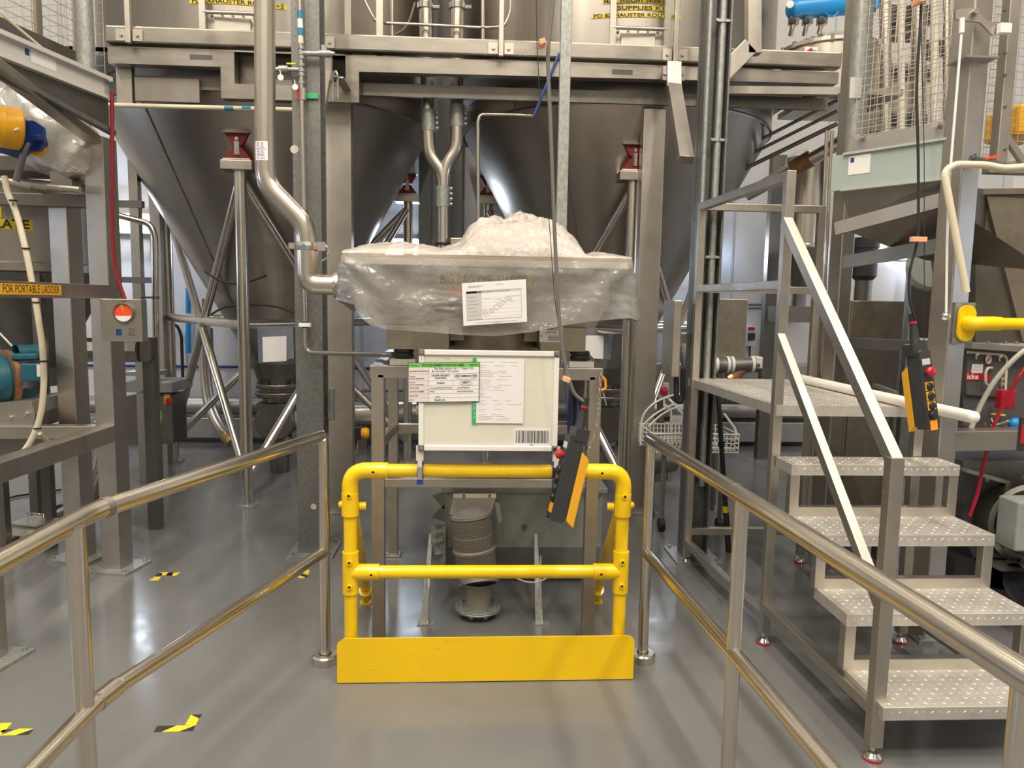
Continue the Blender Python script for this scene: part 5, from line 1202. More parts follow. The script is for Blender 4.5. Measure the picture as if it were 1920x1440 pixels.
# back bench, posts, tubes beyond the column
wb2 = thing('drive_bench', 'dark steel bench with a red emergency stop behind the control box', 'bench', at(265, 905, Z=0))
for px in (270, 292):
    p = at(px, 905, Z=0); MB().bx(p.x-.04, p.x+.04, p.y, p.y+.08, 0, 1.0 if px > 280 else 3.0).build('bench_leg', 'steel_frame', wb2, bev=.004)
b = MB(); A_, B_ = at(233, 832, Y=6.86), at(322, 742, Y=6.86); b.bx(A_.x, B_.x, 6.86, 7.2, A_.z, B_.z); b.build('bench_case', 'steel_dark', wb2, bev=.006)
b = MB(); A_, B_ = at(233, 735, Y=6.8), at(322, 718, Y=6.8); b.bx(A_.x, B_.x, 6.8, 7.3, A_.z, B_.z); A_, B_ = at(233, 705, Y=6.9), at(290, 698, Y=6.9); b.bx(A_.x, B_.x, 6.9, 7.2, A_.z, B_.z); b.build('bench_top', 'duct_steel', wb2)
p = at(314, 748, Y=6.85); b = MB().box(p, (.05, .03, .09), 0); b.lathe([(.025, 0), (.03, .02), (0, .025)], p+V((.02, -.015, -.015)), (.3, -1, 0), m=1, seg=16); b.build('emergency_stop', ['amber_label', 'red_plastic'], wb2)
MB().tube([at(277, 772, Y=6.6), at(278, 790, Y=6.6), at(289, 805, Y=6.6), at(301, 795, Y=6.6), at(303, 775, Y=6.6), at(296, 765, Y=6.6)], .008, fillet=.08).build('earth_cable', 'green_label', wb2)
dr = thing('roller_unit', 'pale octagonal roller unit with a dark end plate behind the control box', 'machine', at(225, 678, Y=5.4))
def octa(px0, px1, Y, m, name):
    b = MB(); A_, B_ = at(px0, 656, Y=Y), at(px1, 657, Y=Y); b.lathe([(0, 0), (.085, 0), (.085, (B_-A_).length), (0, (B_-A_).length)], A_, (B_-A_), seg=8, smooth=False); b.build(name, m, dr)
octa(162, 262, 5.4, 'steel_bright', 'roller_body')
b = MB(); c_ = at(272, 656, Y=5.38); b.prism([at(px, py, Y=5.36) for px, py in ((264, 633), (281, 633), (283, 650), (282, 668), (279, 678), (263, 679), (261, 662), (262, 645))], (0, .05, 0)); b.build('end_plate', 'steel_dark', dr)
MB().bx(c_.x-.04, c_.x+.04, 5.42, 5.5, 0, 1.4).build('support_post', 'steel_dark', dr)
sp = thing('drain_pipe', 'thin stainless pipe with an elbow beside the glaring wall lamp', 'pipe', at(292, 770, Y=6.2))
y = 6.25
MB().tube([at(222, 404, Y=y), at(280, 419, Y=y), at(290, 440, Y=y), at(291, 560, Y=y), at(294, 735, Y=y), at(294, 774, Y=y)], .026, fillet=.05).build('pipe_run', 'steel_tube', sp)
for py in (558, 735):
    p = at(291, py, Y=y); b = MB().cyl(p-V((0, 0, .012)), p+V((0, 0, .012)), .031); b.cyl(p, p+V((-.12, .02, 0)), .008); b.build('pipe_clip', 'steel_dark', sp)
tag(MB().bx(at(283, 500, Y=7.6).x, at(302, 500, Y=7.6).x, 7.6, 7.75, 0, 3.3).build('wall_post', 'steel_frame'), 'dull steel post standing by the first silo leg in front of the lit wall', 'post')
tag(MB().box(at(258, 525, Y=6.85), (.28, .06, .05)).build('cable_bracket', 'steel_dark'), 'short dark bracket on the bench post below the glaring lamp', 'bracket')
tag(MB().box(at(240, 383, Y=6.85), (.26, .06, .06)).build('cable_bracket', 'steel_dark'), 'short dark bracket on the bench post above the glaring lamp', 'bracket')
# services along the back wall
tag(MB().cyl((-4.6, 8.82, .43), (4.4, 8.82, .43), .10, seg=24).build('wall_duct', 'duct_steel'), 'long shiny horizontal duct low along the back wall', 'duct')
tag(MB().bx(-4.6, 4.4, 8.72, 8.92, .06, .30).build('wall_trunking', 'duct_steel', bev=.01), 'dull steel trunking box low along the back wall under the shiny duct', 'trunking')
tag(MB().cyl((-4.6, 9.06, .86), (4.4, 9.06, .88), .016).build('wall_cable', 'blue_paint'), 'dark blue cable clipped level along the back wall', 'cable')
tag(MB().cyl(at(353, 540, Y=9.0), at(353, 662, Y=9.0), .03).build('wall_pipe', 'blue_bright'), 'short upright blue pipe on the back wall beside the first silo braces', 'pipe')
sk = thing('plug_socket', 'white and yellow plug with a black looped cable on the back wall', 'plug', at(306, 652, Y=8.9))
p = at(306, 642, Y=8.95); MB().bx(p.x-.045, p.x+.045, 8.92, 9.05, p.z-.07, p.z+.07).build('plug_body', 'sign_white', sk, bev=.01); MB().lathe([(.045, -.05), (.05, 0), (.045, .05)], p-V((0, .02, .11)), (1, 0, 0), seg=16).build('plug_cap', 'yellow_label', sk)
MB().tube([p+V((0, 0, .07)), p+V((.01, 0, .16)), p+V((.08, 0, .22)), p+V((.16, .02, .20)), p+V((.20, .03, .08)), p+V((.20, .03, -.9))], .018, fillet=.1).build('plug_cable', 'black_rubber', sk)
cd2 = thing('curved_duct', 'bright curved duct with a brown clamp reaching the floor behind the first silo legs', 'duct', at(432, 825, Y=8.0))
MB().tube([at(382, 560, Y=8.3), at(384, 700, Y=8.3), at(392, 760, Y=8.25), at(410, 800, Y=8.15), at(432, 824, Y=8.1)], .062, fillet=.3, seg=20).build('duct_pipe', 'steel_tube', cd2)
MB().cyl(at(424, 816, Y=8.12), at(436, 829, Y=8.08), .075).build('duct_clamp', 'brass', cd2)
b = MB(); b.box(at(385, 640, Y=8.5), (.14, .1, .30)); 
for k in range(3): b.lathe([(.02, 0), (.015, .02), (0, .02)], at(384, 640+9*k-8, Y=8.44), (0, -1, 0), m=1, seg=12)
b.build('duct_bracket', ['galvanised', 'chrome'], cd2)
ys = thing('isolator_switch', 'yellow and black isolator switch on the mezzanine box column', 'switch', at(668, 828, Y=6.1))
p = at(658, 812, Y=6.0); MB().box(p, (.05, .06, .13)).build('switch_plate', 'yellow_label', ys, bev=.006)
MB().box(p+V((.055, 0, 0)), (.06, .06, .10)).build('switch_body', 'black_plastic', ys, bev=.006)
MB().lathe([(.04, 0), (.045, .02), (.045, .045), (.03, .06), (0, .06)], p+V((.085, 0, .0)), (1, 0, 0), seg=20).build('switch_knob', 'amber_label', ys)
MB().tube([p+V((.05, 0, -.06)), p+V((.05, .0, -.16)), p+V((-.03, .02, -.24))], .003, fillet=.05).build('switch_cord', 'ivory_plastic', ys)
tag(MB().bx(-.954, at(625, 740, Y=5.0).x, 5.0, 5.05, at(608, 789, Y=5.0).z, at(608, 728, Y=5.0).z).build('junction_box', 'galvanised_pale', bev=.004), 'small pale junction box beside the tall galvanised column', 'box')
bd = thing('wall_tank', 'round ended shiny drum against the back wall behind the yellow isolator', 'tank', at(720, 795, Y=8.4))
A_, B_ = at(655, 775, Y=8.45), at(790, 775, Y=8.45); MB().lathe([(0, 0), (.12, .01), (.15, .05), (.15, (B_-A_).length-.05), (.12, (B_-A_).length-.01), (0, (B_-A_).length)], A_, B_-A_, seg=32).build('drum', 'steel_tube', bd)
MB().tube([A_+V((.05, 0, .15)), A_+V((.14, 0, .26)), B_+V((-.1, 0, .26))], .02, fillet=.06).build('drum_rail', 'steel_dark', bd)
MB().bx(A_.x+.1, A_.x+.2, 8.4, 8.5, 0, A_.z-.1).build('drum_foot', 'steel_dark', bd); MB().bx(B_.x-.2, B_.x-.1, 8.4, 8.5, 0, A_.z-.1).build('drum_foot', 'steel_dark', bd)
for px0, px1, lab in ((785, 809, 'tall grey wall column behind the left branch of the Y pipe'), (845, 866, 'tall grey wall column behind the right branch of the Y pipe')):
    tag(MB().bx(at(px0, 400, Y=8.9).x, at(px1, 400, Y=8.9).x, 8.9, 9.08, 0, CEIL).build('wall_column', 'galvanised'), lab, 'column')
# black service cables looped round the first silo cone
for i, (pts_, lab) in enumerate((([(384, 508), (400, 520), (430, 533), (470, 528), (500, 516)], 'upper'), ([(395, 590), (420, 575), (470, 570), (520, 574), (555, 588)], 'lower'))):
    P3 = [at(px, py, Y=6.35) for px, py in pts_]
    tag(MB().tube(P3, .009, fillet=.12).build('service_cable', 'black_rubber'), f'black service cable sagging across the first silo cone, the {lab} of two', 'cable', 'black service cables')
# ================================================================ station beyond the steps
RA = math.radians(31); RDv = V((-math.sin(RA), math.cos(RA), 0)); RNv = V((-RDv.y, RDv.x, 0))
rf = thing('machine_frame', 'heavy satin box frame with a yellow handrail flange, behind the steps', 'frame', (2.6, 3.6, 0))
EC = V((2.37, 3.61, 0)); ER = math.radians(18)
def ebox(b, c, size, m=0, r=ER): return b.box(c, size, m, rot=r)
ebox(MB(), EC+V((0, 0, 2.2)), (.118, .118, 4.4)).build('column', 'steel_frame', rf, bev=.006)
b = MB(); b.box(EC+V((0.02, 0, .008)), (.19, .19, .016))
for sx in (-1, 1):
    for sy in (-1, 1): b.hexbolt(EC+V((.02+.078*sx, .078*sy, .016)), (0, 0, 1), .012, .018)
b.build('base_plate', 'galvanised_pale', rf)
FCn = V((2.312, 4.62, 0))
ebox(MB(), FCn+V((0, 0, 2.3)), (.10, .10, 4.6)).build('column', 'steel_frame', rf, bev=.006)
c2 = EC+V((1.15, .15, 0)); ebox(MB(), c2+V((0, 0, 1.3)), (.118, .118, 2.6)).build('column', 'steel_frame', rf, bev=.006)
zb = at(1830, 838, Y=3.43).z
MB().bar(EC+V((0, 0, zb)), EC+V((1.15, .15, zb)), .10, .105).build('front_beam', 'steel_frame', rf, bev=.006)
MB().bar(at(1585, 642, Y=4.55), at(1790, 652, Y=3.66), .06, .062).build('side_beam', 'steel_dark', rf, bev=.004)
MB().bar(at(1582, 492, Y=4.5), at(1788, 456, Y=3.66), .02, .075).build('flat_brace', 'steel_frame', rf)
z_ = at(1800, 107, Y=3.5).z
MB().box(V((EC.x-.02, EC.y-.06, z_)), (.16, .14, .008)).build('shelf_plate', 'steel_frame', rf)
b = MB().prism([at(px, py, Y=3.50) for px, py in ((1792, 18), (1825, 14), (1850, 38), (1884, 48), (1884, 60), (1862, 66), (1838, 42), (1792, 36))], (0, .012, 0)); b.hexbolt(at(1826, 24, Y=3.50), (0, -1, 0), .014, .022); b.build('pivot_arm', 'steel_frame', rf)
MB().box(at(1883, 54, Y=3.48), (.055, .03, .045)).build('arm_pad', 'sign_white', rf, bev=.003)
p = at(1810, 606, Y=3.52)
b = MB().box(p+V((-.0, .015, -.0)), (.10, .01, .20), rot=0); b.build('flange_backing', 'galvanised_pale', rf)
n = 12; w2, hh = .043, .045
ob = [p+V((w2*math.cos(math.pi*i/n), -.0, hh+w2*math.sin(math.pi*i/n))) for i in range(n+1)]+[p+V((-w2*math.cos(math.pi*i/n), 0, -hh-w2*math.sin(math.pi*i/n))) for i in range(n+1)]
b = MB().prism(ob, (0, -.014, 0)); b.tube([p+V((0, .0, 0)), p+V((0, -.07, 0)), p+V((.10, -.07, .002))], .034, fillet=.05); b.ball(p+V((0, -.03, 0)), .036)
b.build('rail_flange', 'yellow_paint', rf, bev=.003)
MB().cyl(p+V((.06, -.07, .001)), p+V((.9, -.06, .005)), .0285).build('yellow_rail', 'yellow_paint', rf)
MB().tube([p+V((.085, -.07, .001)), p+V((.125, -.07, .0015))], .0335).build('rail_collar', 'yellow_paint', rf)
# glass fronted hopper surround with cage
gc = thing('hopper_cage', 'pale green fascia hopper surround with wire mesh cage above the small platform', 'cage', (2.2, 3.8, 2.4))
GN, GFa = at(1772, 290, Y=3.64), at(1584, 320, Y=4.06)
gd = (GFa-GN); gd.z = 0; GLn = gd.length; gd.normalize(); gn = V((-gd.y, gd.x, 0)); gn = gn if gn.y < 0 else -gn
Zt, Zb = 2.525, 2.335
def gp(t, z, o=0): q = GN+gd*t+gn*o; return V((q.x, q.y, z))
mat('fascia_green', (.36, .42, .39), .25)
b = MB().prism([gp(0, Zb), gp(GLn, Zb), gp(GLn, Zt), gp(0, Zt)], -gn*.02); b.prism([gp(GLn, Zb), gp(GLn, Zb, -.02)+gd*.0+V((-.06, .05, 0)), gp(GLn, Zt, -.02)+V((-.06, .05, 0)), gp(GLn, Zt)], -gn*.02); b.build('fascia', 'fascia_green', gc)
b = MB(); b.bar(gp(-.005, Zt), gp(GLn+.01, Zt), .03, .012); b.bar(gp(-.005, Zb), gp(GLn+.01, Zb), .03, .014); b.build('fascia_trim', 'grey_panel', gc)
b = MB(); b.add([gp(GLn-.02, 2.51, .002), gp(GLn-.14, 2.51, .002), gp(GLn-.14, 2.41, .002), gp(GLn-.02, 2.41, .002)], [(0, 1, 2, 3)], 0); b.add([gp(GLn-.03, 2.50, .003), gp(GLn-.05, 2.50, .003), gp(GLn-.05, 2.475, .003), gp(GLn-.03, 2.475, .003)], [(0, 1, 2, 3)], 1); b.build('fascia_sticker', ['sign_white', 'blue_paint'], gc)
b = MB(); b.add([gp(0, Zb, -.01), gp(GLn+.02, Zb, -.01), gp(GLn-.02, 2.17, -.05), gp(0, 2.26, -.10)], [(0, 1, 2, 3)]); b.add([gp(0, Zb, -.01), gp(0, 2.26, -.1), gp(0, 2.0, -.8), gp(0, Zb, -.8)], [(0, 1, 2, 3)]); b.build('hopper_plate', 'steel_dark', gc)
MB().bar(gp(-.02, 2.24, -.02), gp(GLn+.04, 2.13, -.02), .03, .07).build('hopper_angle', 'steel_frame', gc)
b = MB(); b.add([gp(0, 2.22, -.06), gp(GLn, 2.12, -.06), gp(GLn*.5, 1.97, -.45), gp(-.3, 1.90, -.6)], [(0, 1, 2, 3)]); b.build('hopper_cone', 'steel_dark', gc)
MB().bar(gp(0, 2.575, -.03), gp(GLn, 2.575, -.03), .015, .075).build('toe_board', 'steel_frame', gc)
for t_ in (.05, GLn-.07): MB().hexbolt(gp(t_, 2.6, -.01), gn, .018, .03).build('toe_clamp', 'chrome', gc)
q = at(1611, 140, Y=4.15); MB().cyl((q.x, 4.15, 2.53), (q.x, 4.15, 5), .052, seg=28).build('round_post', 'galvanised_pale', gc)
b = MB(); A_, B_ = at(1593, 183, Y=4.09), at(1617, 145, Y=4.09); b.bx(A_.x, B_.x, 4.093, 4.096, A_.z, B_.z); b.build('post_label', 'paper_grey', gc)
mesh_panel(gp(0, 2.62, -.04), gd, GLn-.02, 1.5, .036, .0021).build('mesh_panel', 'mesh_wire', gc)
mesh_panel(V((2.50, 3.64, 2.42)), V((1, .12, 0)).normalized(), .6, 1.5, .036, .0018).build('mesh_panel', 'mesh_wire', gc)
mesh_panel(gp(0, 2.55, -.75), gd, GLn+.3, 1.7, .05, .002).build('mesh_panel', 'mesh_wire', gc)
X_ = at(1890, 150, Y=3.56); b = MB().bar((X_.x, 3.58, 2.40), (X_.x, 3.58, 4.2), .055, .06, up=V((0, 1, 0))); b.bar((X_.x+.12, 3.58, 2.42), (X_.x, 3.58, 2.56), .03, .03); b.build('mesh_post', 'steel_frame', gc, bev=.004)
b = MB()
for py in (20, 100, 141, 200, 280): b.lathe([(.008, 0), (.007, .006), (0, .006)], at(1884, py, Y=3.55), (0, -1, 0), seg=10)
b.build('post_bolts', 'steel_dark', gc)
MB().bx(2.50, 3.2, 3.58, 3.64, 2.36, 2.42).build('cage_sill', 'steel_bright', gc, bev=.004)
# pipes and valve on the column
t = thing('vent_pipe', 'ivory bent vent tube hooked over the front of the machine column', 'pipe', at(1812, 548, Y=3.3))
MB().tube([at(1960, 310, Y=3.46), at(1880, 316, Y=3.46), at(1850, 309, Y=3.46), at(1790, 308, Y=3.46), at(1770, 322, Y=3.46), at(1779, 372, Y=3.45), at(1812, 548, Y=3.44)], .0165, fillet=.045, seg=14).build('tube_run', 'ivory_plastic', t)
t = thing('level_rod', 'thin white rod with a round ball end hanging beside the machine column', 'rod', at(1774, 593, Y=3.34))
MB().tube([at(1804, 38, Y=3.5), at(1803, 60, Y=3.5), at(1780, 340, Y=3.5), at(1776, 450, Y=3.49), at(1774, 590, Y=3.48)], .006).build('rod', 'sign_white', t)
MB().ball(at(1773, 593, Y=3.48), .022).build('ball_end', 'chrome', t)
MB().tube([at(1804, 34, Y=3.5), at(1803, 62, Y=3.5)], .012).build('rod_cap', 'sign_white', t)
t = thing('ball_valve', 'small dark valve with a red lever above the ivory vent tube', 'valve', at(1845, 305, Y=3.36))
b = MB().cyl(at(1820, 296, Y=3.5), at(1858, 303, Y=3.5), .014); b.cyl(at(1825, 297, Y=3.5), at(1832, 298, Y=3.5), .022); b.cyl(at(1850, 303, Y=3.5), at(1878, 308, Y=3.5), .014); b.build('valve_body', 'charcoal', t)
MB().bar(at(1846, 298, Y=3.49), at(1874, 292, Y=3.49), .012, .012).build('valve_lever', 'red_bright', t)
t = thing('white_pole', 'round ended white plastic pole lying across the small platform', 'pole', (2.15, 3.9, 1.225))
pa, pb = V((2.115, 3.0, 1.249)), V((2.07, 4.66, 1.249)); b = MB().cyl(pa, pb, .026, seg=24); b.ball(pa, .026, seg=24)
b.build('pole_tube', 'white_paint', t)
tag(MB().bar(at(1640, 722, Z=1.235), at(1680, 737, Z=1.235), .03, .02).build('pole_grip', 'cable_grey'), 'dark flat bar lying on the platform beside the white pole', 'bar')
# mixer body to the far side of the column
mx = thing('mixer', 'dark bulky mixer body with bolted doors beyond the yellow rail', 'machine', (3.0, 4.1, 0))
b = MB().prism([at(1829, 362, Y=3.95), at(2010, 350, Y=3.95), at(2010, 645, Y=3.95), at(1829, 642, Y=3.95)], (0, .6, 0)); b.build('hopper_wall', 'steel_dark', mx)
b = MB().prism([at(1850, 368, Y=3.93), at(1920, 372, Y=3.93), at(1990, 640, Y=3.93), at(1918, 640, Y=3.93)], (0, .02, 0)); b.bar(at(1829, 360, Y=3.93), at(1990, 358, Y=3.93), .03, .03); b.build('hopper_rib', 'brown_sheet', mx)
b = MB().bar(at(1815, 648, Y=3.9), at(2000, 660, Y=3.9), .06, .03)
for px in (1852, 1885, 1905): b.hexbolt(at(px, 645, Y=3.88), (0, 0, 1), .012, .014)
b.build('flange_bar', 'steel_frame', mx)
b = MB().prism([at(1806, 656, Y=3.95), at(2010, 668, Y=3.95), at(2010, 830, Y=3.95), at(1806, 815, Y=3.95)], (0, .5, 0)); b.build('chamber', 'charcoal', mx)
b = MB().prism([at(1814, 662, Y=3.93), at(1887, 668, Y=3.93), at(1886, 745, Y=3.93), at(1812, 740, Y=3.93)], (0, .02, 0), 0); b.tube([at(1814, 660, Y=3.925), at(1882, 665, Y=3.925), at(1888, 672, Y=3.925), at(1885, 730, Y=3.925)], .007, 1, fillet=.02)
for px, py in ((1830, 664), (1874, 668), (1878, 710), (1877, 720)): b.lathe([(.012, 0), (.010, .012), (0, .014)], at(px, py, Y=3.93), (0, -1, 0), m=2, seg=12); b.cyl(at(px, py+2, Y=3.92), at(px+.5, py+10, Y=3.92), .004, 2)
ad_ = b.build('access_door', ['charcoal', 'ivory_plastic', 'chrome'], mx)
MB().tube([at(1860, 690, Y=3.925), at(1852, 690, Y=3.89), at(1848, 698, Y=3.89), at(1848, 720, Y=3.89), at(1858, 725, Y=3.925)], .007, fillet=.02).build('door_handle', 'cable_pale', ad_)
b = MB(); A_, B_ = at(1821, 699, Y=3.928), at(1843, 683, Y=3.928); b.bx(A_.x, B_.x, 3.926, 3.928, A_.z, B_.z, 0)
for i in range(4): b.bx(A_.x+.006, B_.x-.008, 3.9255, 3.926, A_.z+.01+.009*i, A_.z+.0125+.009*i, 1)
A_, B_ = at(1810, 713, Y=3.928), at(1845, 699.5, Y=3.928); b.bx(A_.x, B_.x, 3.926, 3.928, A_.z, B_.z, 2); b.text('icke', ((A_.x+B_.x)/2-.012, 3.9255, (A_.z+B_.z)/2), (1, 0, 0), (0, 0, 1), .040, 0, bold=True)
c_ = at(1853.5, 674, Y=3.928); b.lathe([(.024, 0), (0, .0005)], c_, (0, -1, 0), m=0, seg=24); b.tube([c_+V((.022*math.cos(a*math.pi/12), -.001, .030*math.sin(a*math.pi/12))) for a in range(25)], .0025, 3, 6, closed=True); b.bar(c_+V((.014, -.002, .02)), c_+V((-.014, -.002, -.02)), .004, .002, 3)
A_, B_ = at(1851, 714, Y=3.928), at(1858, 702, Y=3.928); b.bx(A_.x, B_.x, 3.926, 3.928, A_.z, B_.z, 2)
b.build('door_stickers', ['paper', 'ink_grey', 'red_plastic', 'red_paint'], ad_)
b = MB().bar(at(1812, 795, Y=3.9), at(1930, 818, Y=3.9), .06, .02); b.bar(at(1806, 880, Y=3.9), at(1960, 925, Y=3.9), .06, .02)
for px, py in ((1846, 797), (1885, 803), (1850, 902), (1917, 896)): b.hexbolt(at(px, py, Y=3.87), (0, -.3, 1), .012, .014)
b.build('flange_bar', 'steel_frame', mx)
b = MB().prism([at(1806, 865, Y=3.95), at(2010, 870, Y=3.95), at(2010, 1130, Y=3.95), at(1850, 1100, Y=3.95), at(1806, 1000, Y=3.95)], (0, .5, 0)); b.build('lower_body', 'charcoal', mx)
c_ = at(1935, 985, Y=3.75)
b = MB().lathe([(.22, -.15), (.225, 0), (.20, .012), (.17, .010), (.165, .03), (.10, .035), (0, .035)], c_, (-.15, -1, .05), seg=48)
for i in range(10):
    a = 2*math.pi*i/10; b.hexbolt(c_+V((.195*math.cos(a), -.02, .195*math.sin(a))), (-.15, -1, .05), .012, .014)
b.build('end_cover', 'steel_dark', mx)
A_, B_ = at(1902, 1035, Y=3.55), at(1990, 942, Y=3.55); MB().bx(A_.x, B_.x, 3.55, 3.7, A_.z, B_.z).build('terminal_box', 'grey_paint', mx, bev=.01)
b = MB().prism([at(1838, 938, Y=3.93), at(1858, 934, Y=3.93), at(1854, 950, Y=3.93), at(1836, 948, Y=3.93)], (0, .004, 0)); b.build('warning_sticker', 'paper_pink', mx)
MB().bar(at(1862, 1060, Y=3.7), at(1990, 1060, Y=3.7), .12, .022).build('drip_tray', 'steel_bright', mx)
b = MB().bx(2.75, 3.4, 3.95, 4.4, 0, .3); b.lathe([(.10, 0), (.10, .25)], at(1905, 1092, Y=3.6), (1, 0, 0), seg=24); b.build('drive_base', 'black_plastic', mx)
t = thing('switch_box', 'red interlock switch box with a sagging red lanyard on the mixer', 'switch', at(1885, 765, Y=3.8))
MB().box(at(1885, 748, Y=3.84), (.082, .05, .10)).build('switch_case', 'red_plastic', t, bev=.006)
MB().tube([at(1930, 680, Y=3.7), at(1908, 710, Y=3.7), at(1886, 748, Y=3.72), at(1865, 790, Y=3.75), at(1846, 860, Y=3.75), at(1832, 930, Y=3.75), at(1818, 968, Y=3.75)], .010, fillet=.15).build('lanyard', 'red_plastic', t)
tag(MB().tube([at(1950, 640, Y=3.6), at(1915, 660, Y=3.6), at(1870, 705, Y=3.62), at(1840, 755, Y=3.65), at(1814, 820, Y=3.7)], .0125, fillet=.15).build('pale_hose', 'cable_pale'), 'pale grey hose slanting across the mixer door', 'hose')
t = thing('drain_valve', 'blue bodied drain valve with a yellow lever on the mixer', 'valve', at(1885, 800, Y=3.8))
MB().ball(at(1903, 795, Y=3.8), .035, sc=(1, .8, 1)).build('valve_body', 'blue_bright', t)
MB().box(at(1872, 777, Y=3.78), (.07, .015, .009), R=Matrix.Rotation(.1, 3, 'Y')).build('valve_lever', 'yellow_label', t)
MB().tube([at(1856, 782, Y=3.8), at(1860, 800, Y=3.8), at(1890, 790, Y=3.8)], .01).build('valve_pipe', 'chrome', t)
t = thing('extinguisher_sign', 'red and black label plate at the frame edge on the front beam', 'label', at(1915, 850, Y=3.3))
b = MB(); A_, B_ = at(1911, 846, Y=3.34), at(1975, 784, Y=3.34); b.bx(A_.x, B_.x, 3.34, 3.36, A_.z, B_.z, 0); A_, B_ = at(1913, 832, Y=3.338), at(1975, 796, Y=3.338); b.bx(A_.x, B_.x, 3.337, 3.34, A_.z, B_.z, 1); b.build('sign_plate', ['black_plastic', 'red_plastic'], t)
tag(MB().bx(at(1912, 205, Y=4.2).x, at(1990, 200, Y=4.2).x, 4.2, 4.5, at(1912, 252, Y=4.2).z, at(1912, 192, Y=4.2).z).build('motor', 'motor_yellow', bev=.02), 'bright yellow motor behind the mesh at the frame edge', 'motor')
# cabinets and machines behind the steps
cb = thing('steel_cabinet', 'brown satin steel cabinet behind the small platform', 'cabinet', (2.68, 4.9, 0))
A_, B_ = at(1592, 640, Y=4.75), at(1698, 565, Y=4.75)
MB().bx(A_.x, B_.x, 4.75, 5.15, .2, B_.z).build('cabinet_body', 'brown_sheet', cb, bev=.006)
b = MB(); z0 = at(1600, 955, Y=4.74).z; b.bx(A_.x+.02, B_.x-.02, 4.735, 4.75, z0, at(1600, 650, Y=4.74).z); cd_ = b.build('cabinet_door', 'brown_sheet', cb, bev=.004); MB().bx(B_.x-.06, B_.x-.045, 4.715, 4.735, .9, 1.05).build('door_handle', 'steel_dark', cd_)
for x in (A_.x+.04, B_.x-.04):
    for yv in (4.79, 5.11): MB().bx(x-.03, x+.03, yv-.03, yv+.03, 0, .2).build('leg', 'steel_dark', cb)
tag(MB().bx(at(1718, 800, Y=4.4).x, at(1738, 800, Y=4.4).x, 4.4, 4.47, 0, at(1720, 745, Y=4.4).z).build('support_post', 'steel_frame'), 'narrow steel post under the platform beside the brown cabinet', 'post')
gm2 = thing('hopper_motor', 'round dark grey motor tucked under the pale green hopper', 'motor', at(1745, 505, Y=4.4))
c_ = at(1752, 502, Y=4.45); b = MB().lathe([(.03, -.17), (.13, -.16), (.155, -.1), (.155, .1), (.135, .14), (0, .14)], c_, (-.5, -.8, .1), seg=32)
for i in range(3): b.box(c_+V((-.06+.05*i, -.15, -.03*i+.02)), (.05, .04, .04))
b.build('motor_shell', 'grey_panel', gm2)
b = MB().tube([c_+V((.05, .05, .08)), c_+V((.12, .1, .18))], .05); b.build('motor_neck', 'steel_dark', gm2)
pv = thing('pinch_valve', 'black cylindrical valve body with white lettering under the pale green hopper', 'valve', at(1617, 525, Y=5.0))
A_ = at(1619, 526, Y=5.3); h_ = at(1619, 446, Y=5.3).z-A_.z
MB().lathe([(.06, 0), (.085, .03), (.085, h_*.75), (.09, h_*.76), (.09, h_), (0, h_)], A_, seg=28).build('valve_body', 'black_plastic', pv)
b = MB(); b.text('LFLG', (A_.x-.005, 5.208, A_.z+h_*.52), (1, 0, 0), (0, 0, 1), .068, 0, bold=True); b.build('valve_lettering', 'paper', pv)
b = MB().lathe([(.032, h_), (.032, h_+.05), (.05, h_+.055), (.05, h_+.08), (.032, h_+.085), (.032, h_+.3)], A_, seg=20); b.build('valve_stem', 'steel_tube', pv)
MB().cyl((A_.x, 5.3, 0), (A_.x, 5.3, A_.z), .06).build('valve_pipe', 'steel_dark', pv)
tag(MB().bx(at(1440, 480, Y=8.0).x, at(1466, 480, Y=8.0).x, 8.0, 8.1, 0, 3.3).build('dark_post', 'steel_dark'), 'dark upright post on the wall side of the narrow bluish vessel', 'post')
vs = thing('dosing_vessel', 'narrow bluish stainless vessel hanging behind the platform top rail', 'vessel', (3.32, 7.5, 1.7))
c_ = at(1507, 400, Y=7.5)
MB().lathe([(0, 3.25), (.12, 3.24), (.20, 3.17), (.205, 3.1), (.205, 2.32), (.21, 2.31), (.21, 2.29), (.205, 2.28)], (c_.x, 7.5, 0), seg=40).build('vessel_shell', 'steel_tube', vs)
MB().lathe([(.205, 2.28), (.07, 1.85), (.07, 1.7)], (c_.x, 7.5, 0), seg=32).build('vessel_cone', 'steel_dark', vs)
b = MB().box((c_.x, 7.5, 1.62), (.5, .3, .16)); b.box((c_.x-.2, 7.45, .8), (.06, .06, 1.6)); b.box((c_.x+.2, 7.45, .8), (.06, .06, 1.6)); b.build('vessel_stand', 'steel_dark', vs)
t = thing('slant_pipe', 'slanting conveying pipe with a brown coupling under the mezzanine corner', 'pipe', at(1500, 320, Y=6.6))
pa, pb = at(1455, 335, Y=6.9), at(1580, 265, Y=6.5); d = (pb-pa).normalized(); MB().cyl(pa-d*.3, pb, .06).build('pipe_run', 'steel_tube', t); m_ = at(1503, 307, Y=6.75); MB().cyl(m_-d*.09, m_+d*.09, .075).build('coupling', 'rust', t)
t = thing('cable_ladder', 'dark slanting cable rack under the mezzanine corner', 'rack', at(1480, 250, Y=6.6))
b = MB()
for dy in (0, 24, 44): b.cyl(at(1395, 317-dy*.9, Y=6.7), at(1570, 232-dy, Y=6.2), .014 if dy else .018, seg=10)
b.build('rack_bars', 'steel_dark', t)
